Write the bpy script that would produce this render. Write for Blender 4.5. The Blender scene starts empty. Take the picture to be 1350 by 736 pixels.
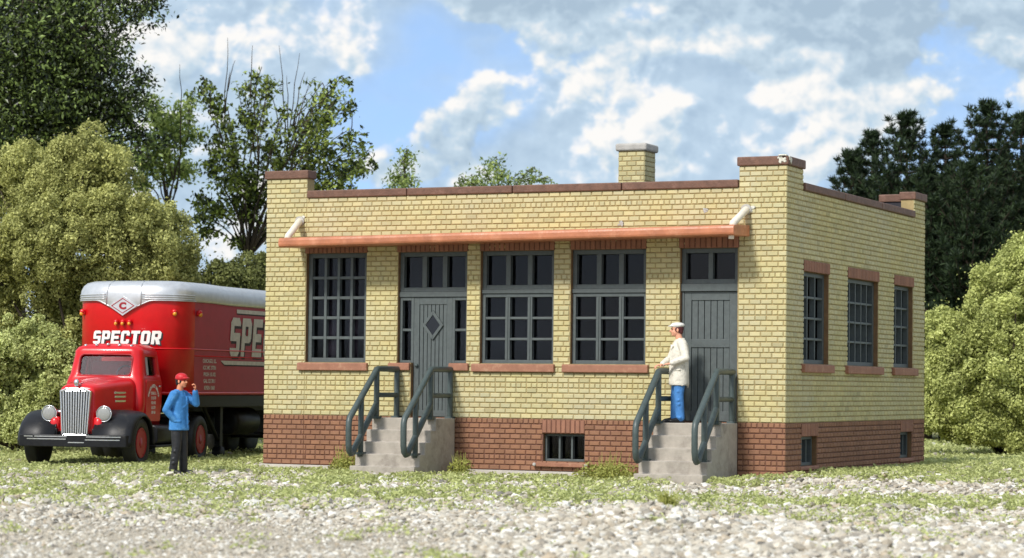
import bpy, bmesh, math, random
import numpy as np
from mathutils import Vector, Matrix, noise as mnoise
R = math.radians
random.seed(7)
rng = np.random.default_rng(11)
scene = bpy.context.scene
COL = scene.collection

# ------------------------------------------------------------------ camera (fitted to the photograph)
F_PX, YAW, PITCH, ROLL = 3238.95, -0.431538, 0.0432617, 0.0112433
CAM = Vector((25.58409, -43.49282, 1.744544))
W, D = 11.161, 9.711
_f = Vector((math.sin(YAW)*math.cos(PITCH), math.cos(YAW)*math.cos(PITCH), math.sin(PITCH)))
_r0 = Vector((math.cos(YAW), -math.sin(YAW), 0))
_u0 = _r0.cross(_f)
_r = _r0*math.cos(ROLL) + _u0*math.sin(ROLL)
_u = -_r0*math.sin(ROLL) + _u0*math.cos(ROLL)
cam_data = bpy.data.cameras.new('camera')
cam = bpy.data.objects.new('camera', cam_data)
COL.objects.link(cam)
m = Matrix.Identity(4)
for i in range(3):
    m[i][0], m[i][1], m[i][2], m[i][3] = _r[i], _u[i], -_f[i], CAM[i]
cam.matrix_world = m
cam_data.sensor_width = 36
cam_data.lens = 36*F_PX/1350
cam_data.clip_end = 3000
cam_data.dof.use_dof = True
cam_data.dof.focus_distance = 48
cam_data.dof.aperture_fstop = 1.5
scene.camera = cam

def at(px, py, dist):
    """world point seen at photo pixel px,py at that depth from the camera"""
    d = _f*F_PX + _r*(px-675) - _u*(py-368)
    return CAM + d*(dist/F_PX)

# ------------------------------------------------------------------ materials
def nodes_of(name):
    mt = bpy.data.materials.new(name)
    mt.use_nodes = True
    nt = mt.node_tree
    return mt, nt, nt.nodes['Principled BSDF']

def noise_node(nt, scale, detail=4, rough=.6, vec=None):
    n = nt.nodes.new('ShaderNodeTexNoise')
    n.inputs['Scale'].default_value = scale
    n.inputs['Detail'].default_value = detail
    n.inputs['Roughness'].default_value = rough
    if vec: nt.links.new(vec, n.inputs['Vector'])
    return n

def ramp(nt, fac, stops):
    r = nt.nodes.new('ShaderNodeValToRGB')
    e = r.color_ramp.elements
    while len(e) < len(stops): e.new(.5)
    for k, (p, c) in enumerate(stops):
        e[k].position = p
        e[k].color = (c[0], c[1], c[2], 1) if hasattr(c, '__len__') else (c, c, c, 1)
    nt.links.new(fac, r.inputs['Fac'])
    return r

def mixc(nt, a, b, fac, mode='MIX'):
    n = nt.nodes.new('ShaderNodeMix'); n.data_type = 'RGBA'; n.blend_type = mode
    for sock, v in ((n.inputs[6], a), (n.inputs[7], b)):
        if hasattr(v, '__len__'): sock.default_value = (v[0], v[1], v[2], 1)
        else: nt.links.new(v, sock)
    if isinstance(fac, (int, float)): n.inputs[0].default_value = fac
    else: nt.links.new(fac, n.inputs[0])
    return n.outputs[2]

def mat(name, col, rough=.7, var=.15, scale=6, bump=.15, bscale=60, bdist=.01, metallic=0, spec=.4, tone=None,
        stain=None, stain_scale=1.2, stain_lo=.5, stain_hi=.7, coat=0):
    mt, nt, p = nodes_of(name)
    tc = nt.nodes.new('ShaderNodeTexCoord').outputs['Object']
    n = noise_node(nt, scale, 5, .65, tc)
    c = ramp(nt, n.outputs['Fac'], [(.3, [x*(1-var) for x in col]), (.7, [min(1, x*(1+var)) for x in col])]).outputs['Color']
    if stain:
        sn = noise_node(nt, stain_scale, 6, .7, tc)
        k = ramp(nt, sn.outputs['Fac'], [(stain_lo, 0), (stain_hi, 1)]).outputs['Color']
        c = mixc(nt, c, stain, k)
    if tone:
        a = nt.nodes.new('ShaderNodeAttribute'); a.attribute_name = tone
        c = mixc(nt, c, a.outputs['Color'], 1.0, 'MULTIPLY')
    nt.links.new(c, p.inputs['Base Color'])
    p.inputs['Roughness'].default_value = rough
    p.inputs['Metallic'].default_value = metallic
    p.inputs['Specular IOR Level'].default_value = spec
    p.inputs['Coat Weight'].default_value = coat
    p.inputs['Coat Roughness'].default_value = .12
    if bump:
        bn = noise_node(nt, bscale, 4, .6, tc)
        b = nt.nodes.new('ShaderNodeBump')
        b.inputs['Strength'].default_value = bump
        b.inputs['Distance'].default_value = bdist
        nt.links.new(bn.outputs['Fac'], b.inputs['Height'])
        nt.links.new(b.outputs['Normal'], p.inputs['Normal'])
    return mt

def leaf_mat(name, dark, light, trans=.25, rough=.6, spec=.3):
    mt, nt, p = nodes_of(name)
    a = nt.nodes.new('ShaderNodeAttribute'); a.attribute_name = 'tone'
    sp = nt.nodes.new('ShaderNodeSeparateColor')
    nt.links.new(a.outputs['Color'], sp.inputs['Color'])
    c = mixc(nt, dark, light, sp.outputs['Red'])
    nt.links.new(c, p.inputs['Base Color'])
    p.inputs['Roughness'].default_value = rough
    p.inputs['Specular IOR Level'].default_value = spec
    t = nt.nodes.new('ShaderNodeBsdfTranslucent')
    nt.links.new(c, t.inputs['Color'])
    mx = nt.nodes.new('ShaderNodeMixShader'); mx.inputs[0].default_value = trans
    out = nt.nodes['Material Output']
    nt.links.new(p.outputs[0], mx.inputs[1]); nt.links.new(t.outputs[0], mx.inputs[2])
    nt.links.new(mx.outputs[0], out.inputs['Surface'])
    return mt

def glass_mat(name, tint=(.75, .78, .85), rough=.04, ior=1.4):
    mt, nt, p = nodes_of(name)
    nt.nodes.remove(p)
    tr = nt.nodes.new('ShaderNodeBsdfTransparent'); tr.inputs['Color'].default_value = (*tint, 1)
    gl = nt.nodes.new('ShaderNodeBsdfGlossy'); gl.inputs['Roughness'].default_value = rough
    fr = nt.nodes.new('ShaderNodeFresnel'); fr.inputs['IOR'].default_value = ior
    mx = nt.nodes.new('ShaderNodeMixShader')
    nt.links.new(fr.outputs[0], mx.inputs[0])
    nt.links.new(tr.outputs[0], mx.inputs[1]); nt.links.new(gl.outputs[0], mx.inputs[2])
    nt.links.new(mx.outputs[0], nt.nodes['Material Output'].inputs['Surface'])
    return mt

M = {}
M['brick_yellow'] = mat('brick_yellow', (.525, .462, .235), .75, .07, 1.6, .25, 70, .006, tone='tone', spec=.25,
                        stain=(.50, .455, .30), stain_scale=.45, stain_lo=.42, stain_hi=.70)
M['brick_red'] = mat('brick_red', (.285, .145, .086), .78, .15, 2.0, .25, 70, .006, tone='tone', spec=.25)
M['mortar_yellow'] = mat('mortar_yellow', (.34, .26, .125), .9, .2, 5, .2, 90)
M['mortar_red'] = mat('mortar_red', (.15, .07, .05), .9, .2, 5, .2, 90)
M['reveal'] = mat('reveal_brown', (.20, .115, .055), .85, .2, 8, .2, 90)
M['coping'] = mat('coping_brown', (.145, .074, .05), .6, .25, 7, .35, 30, .02, stain=(.24, .13, .1), stain_scale=5, stain_lo=.55, stain_hi=.75)
M['sill'] = mat('sill_terracotta', (.32, .145, .09), .65, .16, 6, .3, 40, .015, stain=(.42, .25, .16), stain_scale=6, stain_lo=.56, stain_hi=.72)
M['lintel'] = mat('lintel_brick', (.29, .135, .085), .75, .14, 6, .25, 60, .01, tone='tone')
M['awning'] = mat('awning_copper_paint', (.46, .17, .085), .42, .22, 3.0, .3, 14, .02, spec=.5, stain=(.62, .28, .16), stain_scale=2.4, stain_lo=.52, stain_hi=.72)
M['white_paint'] = mat('cream_white_paint', (.75, .68, .57), .5, .08, 9, .2, 40, stain=(.5, .36, .22), stain_scale=9, stain_lo=.6, stain_hi=.8)
M['green_trim'] = mat('grey_green_trim_paint', (.084, .099, .099), .5, .15, 12, .2, 70, .005, spec=.45, stain=(.10, .125, .125), stain_scale=7, stain_lo=.55, stain_hi=.8)
M['rail'] = mat('grey_green_rail_paint', (.062, .084, .082), .42, .15, 12, .3, 50, .006, spec=.5, stain=(.13, .15, .15), stain_scale=9, stain_lo=.6, stain_hi=.8)
M['concrete'] = mat('weathered_concrete', (.40, .36, .31), .9, .15, 5, .35, 45, .012, spec=.2, stain=(.24, .21, .18), stain_scale=2.2, stain_lo=.52, stain_hi=.72)
M['concrete_light'] = mat('pale_concrete', (.52, .48, .43), .9, .12, 5, .3, 45, .012, spec=.2)
M['cap_stone'] = mat('cap_stone', (.42, .40, .37), .85, .15, 6, .4, 30, .02)
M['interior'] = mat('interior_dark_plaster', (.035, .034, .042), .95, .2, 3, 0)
M['curtain'] = mat('curtain_grey', (.10, .08, .085), .9, .3, 3, .2, 20)
M['roofing'] = mat('roof_tar', (.06, .058, .055), .95, .3, 5, .4, 20)
M['plaster_patch'] = mat('old_plaster_patch', (.62, .60, .52), .6, .15, 20, .5, 30, .02)
M['glass'] = glass_mat('window_glass', (.62, .62, .68), .08, 1.33)
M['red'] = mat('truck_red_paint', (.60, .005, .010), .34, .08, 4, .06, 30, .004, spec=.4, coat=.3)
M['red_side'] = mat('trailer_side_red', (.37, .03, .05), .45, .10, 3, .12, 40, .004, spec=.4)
M['silver'] = mat('silver_paint', (.60, .61, .63), .35, .10, 6, .12, 40, .005, metallic=.55)
M['chrome'] = mat('chrome', (.72, .72, .74), .18, .08, 20, .15, 40, .004, metallic=.95)
M['black'] = mat('black_paint', (.010, .010, .012), .42, .3, 9, .25, 50, .006, spec=.28, stain=(.06, .052, .042), stain_scale=3.5, stain_lo=.60, stain_hi=.85)
M['tyre'] = mat('tyre_rubber', (.014, .014, .015), .55, .3, 12, .25, 40, .008, spec=.4)
M['rim_red'] = mat('rim_red_paint', (.32, .012, .02), .4, .2, 10, .1, 40)
M['lettering'] = mat('white_lettering', (.80, .79, .74), .6, .06, 8, 0)
M['lettering_grey'] = mat('aged_lettering', (.58, .54, .50), .6, .16, 8, 0)
M['letter_shadow'] = mat('letter_shadow', (.03, .02, .025), .6, .1, 8, 0)
M['amber'] = mat('amber_lens', (.75, .33, .03), .25, .1, 8, 0, spec=.6)
M['lens'] = mat('headlight_lens', (.30, .30, .29), .12, .1, 30, .3, 60, .01, spec=.8)
M['cab_trim'] = mat('cab_seat_brown', (.12, .06, .06), .8, .2, 8, 0)
M['windscreen'] = glass_mat('windscreen_glass', (.88, .86, .95), .04, 1.38)
M['skin'] = mat('skin', (.66, .26, .14), .6, .12, 9, .1, 60, .003)
M['skin_pale'] = mat('pale_skin', (.70, .34, .22), .6, .12, 9, .1, 60, .003)
M['eye'] = mat('eye_dark', (.02, .015, .012), .3, .1, 9, 0)
M['hair_black'] = mat('hair_black', (.012, .011, .014), .6, .2, 30, .3, 80)
M['hair_auburn'] = mat('hair_auburn', (.085, .018, .02), .6, .2, 30, .3, 80)
M['jacket_blue'] = mat('blue_cotton', (.05, .21, .50), .75, .22, 7, .5, 22, .02, spec=.25, stain=(.12, .33, .62), stain_scale=7, stain_lo=.52, stain_hi=.72)
M['jacket_cream'] = mat('cream_cotton', (.70, .66, .57), .85, .12, 9, .6, 26, .02, spec=.2, stain=(.46, .42, .35), stain_scale=12, stain_lo=.56, stain_hi=.72)
M['denim'] = mat('blue_denim', (.07, .22, .52), .8, .2, 9, .4, 26, .015, spec=.2)
M['trouser_black'] = mat('black_trousers', (.014, .014, .017), .5, .3, 9, .4, 24, .02, spec=.5)
M['shoe'] = mat('shoe_black', (.01, .01, .011), .4, .2, 9, .1, 40)
M['cap_red'] = mat('red_cap_cloth', (.50, .012, .02), .45, .12, 9, .2, 40)
M['cap_white'] = mat('white_cap_cloth', (.76, .74, .70), .8, .08, 9, .3, 40)
M['bark'] = mat('bark', (.06, .045, .032), .9, .3, 6, .6, 18, .03)
M['leaf_tall'] = leaf_mat('leaf_tall_bush', (.125, .135, .03), (.68, .68, .25), .30)
M['leaf_low'] = leaf_mat('leaf_low_bush', (.19, .215, .05), (.72, .77, .32), .22)
M['leaf_hedge'] = leaf_mat('leaf_hedge', (.035, .045, .012), (.26, .28, .085), .22)
M['leaf_right'] = leaf_mat('leaf_right_bush', (.17, .195, .04), (.72, .76, .28), .22)
M['leaf_dark'] = leaf_mat('leaf_dark_tree', (.006, .013, .003), (.34, .46, .12), .2, .4, .5)
M['leaf_sparse'] = leaf_mat('leaf_sparse_tree', (.012, .026, .004), (.54, .66, .14), .35, .45, .5)
M['leaf_pale'] = leaf_mat('leaf_pale_tree', (.10, .155, .035), (.56, .66, .22), .4)
M['needle'] = leaf_mat('pine_needle', (.008, .018, .008), (.05, .082, .030), .1, .6, .3)
M['grass'] = leaf_mat('grass_fleck', (.25, .29, .075), (.74, .77, .36), .35)
M['weed'] = leaf_mat('weed_leaf', (.17, .20, .035), (.52, .52, .15), .3)

# ------------------------------------------------------------------ mesh helper
class MB:
    def __init__(s): s.v = []; s.f = []; s.mi = []; s.sm = []; s.tone = {}
    def vert(s, p): s.v.append((float(p[0]), float(p[1]), float(p[2]))); return len(s.v)-1
    def face(s, idx, mi=0, sm=False, tone=None):
        if tone is not None: s.tone[len(s.f)] = tone
        s.f.append(tuple(idx)); s.mi.append(mi); s.sm.append(sm)
    def quad(s, a, b, c, d, mi=0, sm=False, tone=None):
        s.face([s.vert(p) for p in (a, b, c, d)], mi, sm, tone)
    def box(s, x0, x1, y0, y1, z0, z1, mi=0, tone=None):
        s.hexa([(x0,y0,z0),(x1,y0,z0),(x1,y1,z0),(x0,y1,z0),(x0,y0,z1),(x1,y0,z1),(x1,y1,z1),(x0,y1,z1)], mi, tone)
    def hexa(s, c, mi=0, tone=None):
        i = [s.vert(p) for p in c]
        for q in ((3,2,1,0),(4,5,6,7),(0,1,5,4),(1,2,6,5),(2,3,7,6),(3,0,4,7)):
            s.face([i[k] for k in q], mi, False, tone)
    def loft(s, rings, mi=0, sm=True, cap0=True, cap1=True, closed=True):
        n = len(rings[0]); ids = [[s.vert(p) for p in r] for r in rings]
        for a, b in zip(ids, ids[1:]):
            for k in range(n if closed else n-1):
                k2 = (k+1) % n
                s.face((a[k], a[k2], b[k2], b[k]), mi, sm)
        if cap0: s.face(ids[0][::-1], mi, False)
        if cap1: s.face(ids[-1], mi, False)
    def tube(s, path, r, n=10, mi=0, caps=True):
        path = [Vector(p) for p in path]; rings = []; prev = None
        for k, p in enumerate(path):
            t = (path[min(k+1, len(path)-1)]-path[max(k-1, 0)]).normalized()
            if prev is None:
                a = t.cross(Vector((0, 0, 1)) if abs(t.z) < .9 else Vector((1, 0, 0))).normalized()
            else:
                a = (prev - t*prev.dot(t)).normalized()
            prev = a; b = t.cross(a)
            rr = r[k] if hasattr(r, '__len__') else r
            rings.append([p + a*(rr*math.cos(2*math.pi*j/n)) + b*(rr*math.sin(2*math.pi*j/n)) for j in range(n)])
        s.loft(rings, mi, True, caps, caps)
    def revolve(s, prof, org, axis='x', n=32, mi=0, sm=True):
        """prof: list of (along, radius) about axis through org"""
        rings = []
        for a, r in prof:
            ring = []
            for j in range(n):
                c, q = r*math.cos(2*math.pi*j/n), r*math.sin(2*math.pi*j/n)
                ring.append({'x': (org[0]+a, org[1]+c, org[2]+q), 'y': (org[0]+q, org[1]+a, org[2]+c), 'z': (org[0]+c, org[1]+q, org[2]+a)}[axis])
            rings.append(ring)
        s.loft(rings, mi, sm)
    def prism(s, poly, x0, x1, axis='x', mi=0):
        """poly of (a,b): axis x -> (y,z); axis y -> (x,z); axis z -> (x,y)"""
        def P(a, b, t): return {'x': (t, a, b), 'y': (a, t, b), 'z': (a, b, t)}[axis]
        A = [s.vert(P(a, b, x0)) for a, b in poly]; B = [s.vert(P(a, b, x1)) for a, b in poly]
        n = len(poly)
        for k in range(n): s.face((A[k], A[(k+1) % n], B[(k+1) % n], B[k]), mi)
        s.face(A[::-1], mi); s.face(B, mi)
    def ball(s, c, r, n=12, k=8, mi=0):
        rx, ry, rz = r if hasattr(r, '__len__') else (r, r, r)
        rings = []
        for a in range(k+1):
            t = math.pi*(a+.02)/(k+.04)
            rings.append([(c[0]+rx*math.sin(t)*math.cos(2*math.pi*j/n), c[1]+ry*math.sin(t)*math.sin(2*math.pi*j/n), c[2]-rz*math.cos(t)) for j in range(n)])
        s.loft(rings, mi, True)
    def build(s, name, mats, parent=None, bevel=0, recalc=True, subsurf=0, segs=2, autosmooth=None):
        me = bpy.data.meshes.new(name)
        me.from_pydata(s.v, [], s.f)
        for mt in (mats if isinstance(mats, (list, tuple)) else [mats]): me.materials.append(mt)
        me.polygons.foreach_set('material_index', s.mi)
        me.polygons.foreach_set('use_smooth', s.sm)
        if s.tone:
            at_ = me.attributes.new('tone', 'FLOAT_COLOR', 'CORNER')
            arr = np.ones((len(me.loops), 4), np.float32)
            for fi, t in s.tone.items():
                p = me.polygons[fi]
                arr[p.loop_start:p.loop_start+p.loop_total, :3] = t
            at_.data.foreach_set('color', arr.ravel())
        if recalc and not s.tone:
            bm = bmesh.new(); bm.from_mesh(me)
            bmesh.ops.recalc_face_normals(bm, faces=bm.faces)
            bm.to_mesh(me); bm.free()
        o = bpy.data.objects.new(name, me); COL.objects.link(o)
        if parent: o.parent = parent
        if bevel:
            b = o.modifiers.new('bevel', 'BEVEL'); b.width = bevel; b.segments = segs; b.limit_method = 'ANGLE'; b.angle_limit = R(40)
        if subsurf:
            b = o.modifiers.new('sub', 'SUBSURF'); b.levels = b.render_levels = subsurf
        return o

def empty(name, loc=(0, 0, 0), rz=0, label=None, cat=None, group=None):
    o = bpy.data.objects.new(name, None); COL.objects.link(o)
    o.location = loc; o.rotation_euler = (0, 0, rz)
    return tag(o, label, cat, group)
def tag(o, label=None, cat=None, group=None, kind=None):
    if label: o['label'] = label
    if cat: o['category'] = cat
    if group: o['group'] = group
    if kind: o['kind'] = kind
    return o
def np_mesh(name, verts, faces, mt, tone=None, parent=None, smooth=False):
    """verts (n,3), faces (m,k) int, tone per face 0..1"""
    me = bpy.data.meshes.new(name)
    k = faces.shape[1]
    me.vertices.add(len(verts)); me.vertices.foreach_set('co', verts.astype(np.float32).ravel())
    me.loops.add(faces.size); me.loops.foreach_set('vertex_index', faces.astype(np.int32).ravel())
    me.polygons.add(len(faces))
    me.polygons.foreach_set('loop_start', np.arange(0, faces.size, k, dtype=np.int32))
    me.polygons.foreach_set('use_smooth', np.full(len(faces), smooth))
    for mm in (mt if isinstance(mt, (list, tuple)) else [mt]): me.materials.append(mm)
    if tone is not None:
        a = me.attributes.new('tone', 'FLOAT_COLOR', 'CORNER')
        t = np.asarray(tone, np.float32)
        if t.ndim == 1: t = np.stack([t, t, t], -1)
        c = np.ones((len(faces), 4), np.float32); c[:, :3] = t
        a.data.foreach_set('color', np.repeat(c, k, 0).ravel())
    me.update(calc_edges=True); me.validate()
    o = bpy.data.objects.new(name, me); COL.objects.link(o)
    if parent: o.parent = parent
    return o

# smooth lattice noise for scattering
def vnoise(x, y, s, seed):
    g = np.random.default_rng(seed).random((256, 256))
    x = np.asarray(x)/s; y = np.asarray(y)/s
    xi = np.floor(x).astype(int); yi = np.floor(y).astype(int)
    fx = x-xi; fy = y-yi; fx = fx*fx*(3-2*fx); fy = fy*fy*(3-2*fy)
    G = lambda a, b: g[a % 256, b % 256]
    return (G(xi, yi)*(1-fx)+G(xi+1, yi)*fx)*(1-fy)+(G(xi, yi+1)*(1-fx)+G(xi+1, yi+1)*fx)*fy
def fbm2(x, y, s, seed): return (vnoise(x, y, s, seed)*.5+vnoise(x, y, s/2.1, seed+1)*.3+vnoise(x, y, s/4.3, seed+2)*.2)
def sstep(a, b, x): t = np.clip((x-a)/(b-a), 0, 1); return t*t*(3-2*t)

# ------------------------------------------------------------------ world and sun
SUN_AZ, SUN_EL = R(-168), R(42)     # azimuth from +Y towards +X of where the sun stands
world = bpy.data.worlds.new('World'); scene.world = world; world.use_nodes = True
wn = world.node_tree; wn.nodes.clear()
def WM(op, a, b=None, c=None, clamp=False):
    n = wn.nodes.new('ShaderNodeMath'); n.operation = op; n.use_clamp = clamp
    for k, v in enumerate((a, b, c)):
        if v is None: continue
        if isinstance(v, (int, float)): n.inputs[k].default_value = v
        else: wn.links.new(v, n.inputs[k])
    return n.outputs[0]
tc = wn.nodes.new('ShaderNodeTexCoord')
sep = wn.nodes.new('ShaderNodeSeparateXYZ'); wn.links.new(tc.outputs['Generated'], sep.inputs[0])
az = WM('ARCTAN2', sep.outputs[0], sep.outputs[1])
el = WM('ARCSINE', sep.outputs[2])
U = WM('MULTIPLY', WM('ADD', az, .4315), 3.239)      # thousands of photo pixels right of centre
V = WM('MULTIPLY', el, 3.239)                        # and above the horizon
def fbm(u, v, scale, det, seed, stretch=1.0, rough=.55, dist=0.0):
    c = wn.nodes.new('ShaderNodeCombineXYZ')
    wn.links.new(WM('ADD', u, seed*1.7) if seed else u, c.inputs[0]); wn.links.new(WM('MULTIPLY', WM('ADD', v, seed*.9), stretch), c.inputs[1])
    n = wn.nodes.new('ShaderNodeTexNoise'); n.noise_dimensions = '2D'; n.inputs['Scale'].default_value = scale; n.inputs['Detail'].default_value = det
    n.inputs['Roughness'].default_value = rough; n.inputs['Distortion'].default_value = dist
    wn.links.new(c.outputs[0], n.inputs['Vector']); return n.outputs['Fac']
def gauss(px, py, sx, sy, amp):
    u0 = (px-675)/1000; v0 = (508+.0112*(px-675)-py)/1000
    a = WM('MULTIPLY', WM('SUBTRACT', U, u0), 1000/sx); b = WM('MULTIPLY', WM('SUBTRACT', V, v0), 1000/sy)
    e = WM('POWER', 2.71828, WM('MULTIPLY', WM('ADD', WM('MULTIPLY', a, a), WM('MULTIPLY', b, b)), -1.0))
    return WM('MULTIPLY', e, amp)
def addall(base, L):
    for q in L: base = WM('ADD', base, q)
    return base
def billow(u, v, scale, det, seed, stretch=1.2):
    c = wn.nodes.new('ShaderNodeCombineXYZ')
    wn.links.new(WM('ADD', u, seed*1.7) if seed else u, c.inputs[0]); wn.links.new(WM('MULTIPLY', WM('ADD', v, seed*.9), stretch), c.inputs[1])
    n = wn.nodes.new('ShaderNodeTexVoronoi'); n.voronoi_dimensions = '2D'; n.feature = 'SMOOTH_F1'; n.inputs['Smoothness'].default_value = .3
    n.inputs['Scale'].default_value = scale; n.inputs['Detail'].default_value = det; n.inputs['Roughness'].default_value = .55; n.normalize = True
    wn.links.new(c.outputs[0], n.inputs['Vector']); return WM('SUBTRACT', 1.0, n.outputs['Distance'])
def cloudfield(du, dv):
    u = WM('ADD', U, du); v = WM('ADD', V, dv)
    # wander the lookup so that the billows never line up
    wu = WM('ADD', u, WM('MULTIPLY', WM('SUBTRACT', fbm(u, v, 9, 3, 1.7), .5), .09)); wv = WM('ADD', v, WM('MULTIPLY', WM('SUBTRACT', fbm(u, v, 9, 3, 5.2), .5), .09))
    a = fbm(u, v, 5.2, 10, 3.1, 1.3, .56)
    b = billow(wu, wv, 7.5, 4, 7.7)
    return WM('ADD', WM('MULTIPLY', a, .62), WM('MULTIPLY', b, .38))
c0 = cloudfield(0.0, 0.0)
c1 = cloudfield(-.008, .016)
bias = addall(WM('MULTIPLY', U, 0.0), [
    gauss(790, 100, 200, 110, .10), gauss(640, 130, 60, 110, .05), gauss(1130, 20, 230, 75, .15), gauss(720, -10, 150, 30, .12),
    gauss(1120, 120, 100, 45, .08), gauss(250, 70, 110, 80, .11), gauss(360, 18, 40, 16, .09), gauss(230, 200, 80, 70, .06), gauss(440, 75, 40, 22, .06), gauss(465, 95, 30, 16, .06),
    gauss(560, 225, 130, 30, .08), gauss(1050, 205, 90, 30, .05), gauss(880, 205, 120, 50, .06),
    gauss(510, 90, 90, 110, -.12), gauss(930, 105, 32, 26, -.20), gauss(835, 18, 40, 14, -.14), gauss(1010, 175, 110, 40, -.08),
    gauss(420, 170, 60, 70, -.10), gauss(1290, 110, 90, 60, -.05), gauss(215, 12, 30, 22, -.14), gauss(570, 60, 60, 60, -.06)])
dens = WM('ADD', c0, bias)
def smap(src, a, b, lo=0, hi=1):
    m_ = wn.nodes.new('ShaderNodeMapRange'); m_.interpolation_type = 'SMOOTHSTEP'
    m_.inputs[1].default_value = a; m_.inputs[2].default_value = b; m_.inputs[3].default_value = lo; m_.inputs[4].default_value = hi
    wn.links.new(src, m_.inputs[0]); return m_.outputs[0]
solid = smap(dens, .55, .635)
veil = WM('MULTIPLY', smap(WM('ADD', fbm(U, V, 3.0, 5, 12.3, 1.6, .5), WM('MULTIPLY', bias, .7)), .24, .56), .90)
mask_out = WM('MAXIMUM', solid, veil)
thick = smap(dens, .64, .64+.20)
lit = WM('ADD', WM('MULTIPLY', WM('SUBTRACT', c0, c1), 6.0), .74)
grey = addall(WM('MULTIPLY', thick, .16), [gauss(1190, 15, 280, 75, .72), gauss(700, -5, 140, 24, .6), gauss(590, 170, 110, 90, .30), gauss(860, 215, 90, 45, .15), gauss(1250, 120, 110, 60, .22)])
lit = WM('SUBTRACT', lit, grey, clamp=True)
lit = WM('MULTIPLY', lit, WM('ADD', WM('MULTIPLY', solid, .55), .45))
cr = wn.nodes.new('ShaderNodeValToRGB'); wn.links.new(lit, cr.inputs[0])
e = cr.color_ramp.elements
e[0].position = 0; e[0].color = (.42, .55, .68, 1); e[1].position = .92; e[1].color = (1.0, .985, .96, 1)
q = e.new(.45); q.color = (.58, .72, .84, 1)
sky = wn.nodes.new('ShaderNodeTexSky'); sky.sky_type = 'NISHITA'; sky.sun_disc = False
sky.sun_elevation = SUN_EL; sky.sun_rotation = SUN_AZ; sky.air_density = 1.0; sky.dust_density = 1.2; sky.ozone_density = 1.6
# sample the clear sky a little above the true direction: the haze at the very horizon is behind the trees
add = wn.nodes.new('ShaderNodeVectorMath'); add.operation = 'ADD'; add.inputs[1].default_value = (0, 0, .22)
wn.links.new(tc.outputs['Generated'], add.inputs[0])
nrm = wn.nodes.new('ShaderNodeVectorMath'); nrm.operation = 'NORMALIZE'; wn.links.new(add.outputs[0], nrm.inputs[0])
wn.links.new(nrm.outputs[0], sky.inputs['Vector'])
bg = wn.nodes.new('ShaderNodeBackground'); wn.links.new(sky.outputs[0], bg.inputs[0]); bg.inputs[1].default_value = .13
bgc = wn.nodes.new('ShaderNodeBackground'); wn.links.new(cr.outputs[0], bgc.inputs[0]); bgc.inputs[1].default_value = .51
mx = wn.nodes.new('ShaderNodeMixShader')
wn.links.new(mask_out, mx.inputs[0]); wn.links.new(bg.outputs[0], mx.inputs[1]); wn.links.new(bgc.outputs[0], mx.inputs[2])
wo = wn.nodes.new('ShaderNodeOutputWorld'); wn.links.new(mx.outputs[0], wo.inputs[0])

sd = bpy.data.lights.new('sun', 'SUN'); sd.energy = 2.0; sd.angle = R(9); sd.color = (1, .965, .90)
sun = bpy.data.objects.new('sun', sd); COL.objects.link(sun)
sdir = Vector((math.sin(SUN_AZ)*math.cos(SUN_EL), math.cos(SUN_AZ)*math.cos(SUN_EL), math.sin(SUN_EL)))
sun.rotation_euler = sdir.to_track_quat('Z', 'Y').to_euler(); sun.location = sdir*60
scene.view_settings.view_transform = 'Standard'; scene.view_settings.look = 'None'
scene.view_settings.exposure = 0.95; scene.view_settings.gamma = 1

# ------------------------------------------------------------------ terrain
fwd2 = np.array([_f.x, _f.y]); fwd2 /= np.linalg.norm(fwd2); rgt2 = np.array([fwd2[1], -fwd2[0]])
def along(x, y):   # distance in front of the camera and offset to its right
    dx = np.asarray(x)-CAM.x; dy = np.asarray(y)-CAM.y
    return dx*fwd2[0]+dy*fwd2[1], dx*rgt2[0]+dy*rgt2[1]
def terrain(x, y):
    d, s = along(x, y)
    near = np.exp(-((np.asarray(x)-5)/60.)**2-((np.asarray(y)+5)/60.)**2)
    h = (fbm2(x, y, 3.0, 5)-.5)*.10*near
    inside = sstep(1.2, 0, np.maximum(np.maximum(-np.asarray(x)-.3, np.asarray(x)-W-.3), np.maximum(-np.asarray(y)-1.9, np.asarray(y)-D-.3)))
    h = h*(1-inside*.8)
    # heap of ballast in front, and the bank it belongs to
    h = h+.22*np.exp(-((d-30.2)/1.2)**2-((s-1.75)/.95)**2)+.06*np.exp(-((d-29)/2.0)**2-((s-.2)/2.2)**2)+.07*np.exp(-((d-28)/1.8)**2-((s-3.6)/1.0)**2)
    # grass bank on the far right and behind the truck
    h = h+.22*sstep(W-.5, W+4, x)*sstep(-1, 9, y)+.10*sstep(W-1.5, W+.3, x)*sstep(-3.5, -.5, y)*sstep(D+4, 0, y)
    h = h-.055*sstep(-2.6, -.6, y)*sstep(1.5, .3, y)*sstep(-1.0, .3, x)*sstep(W+.2, W-1.2, x)
    return h
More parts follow.
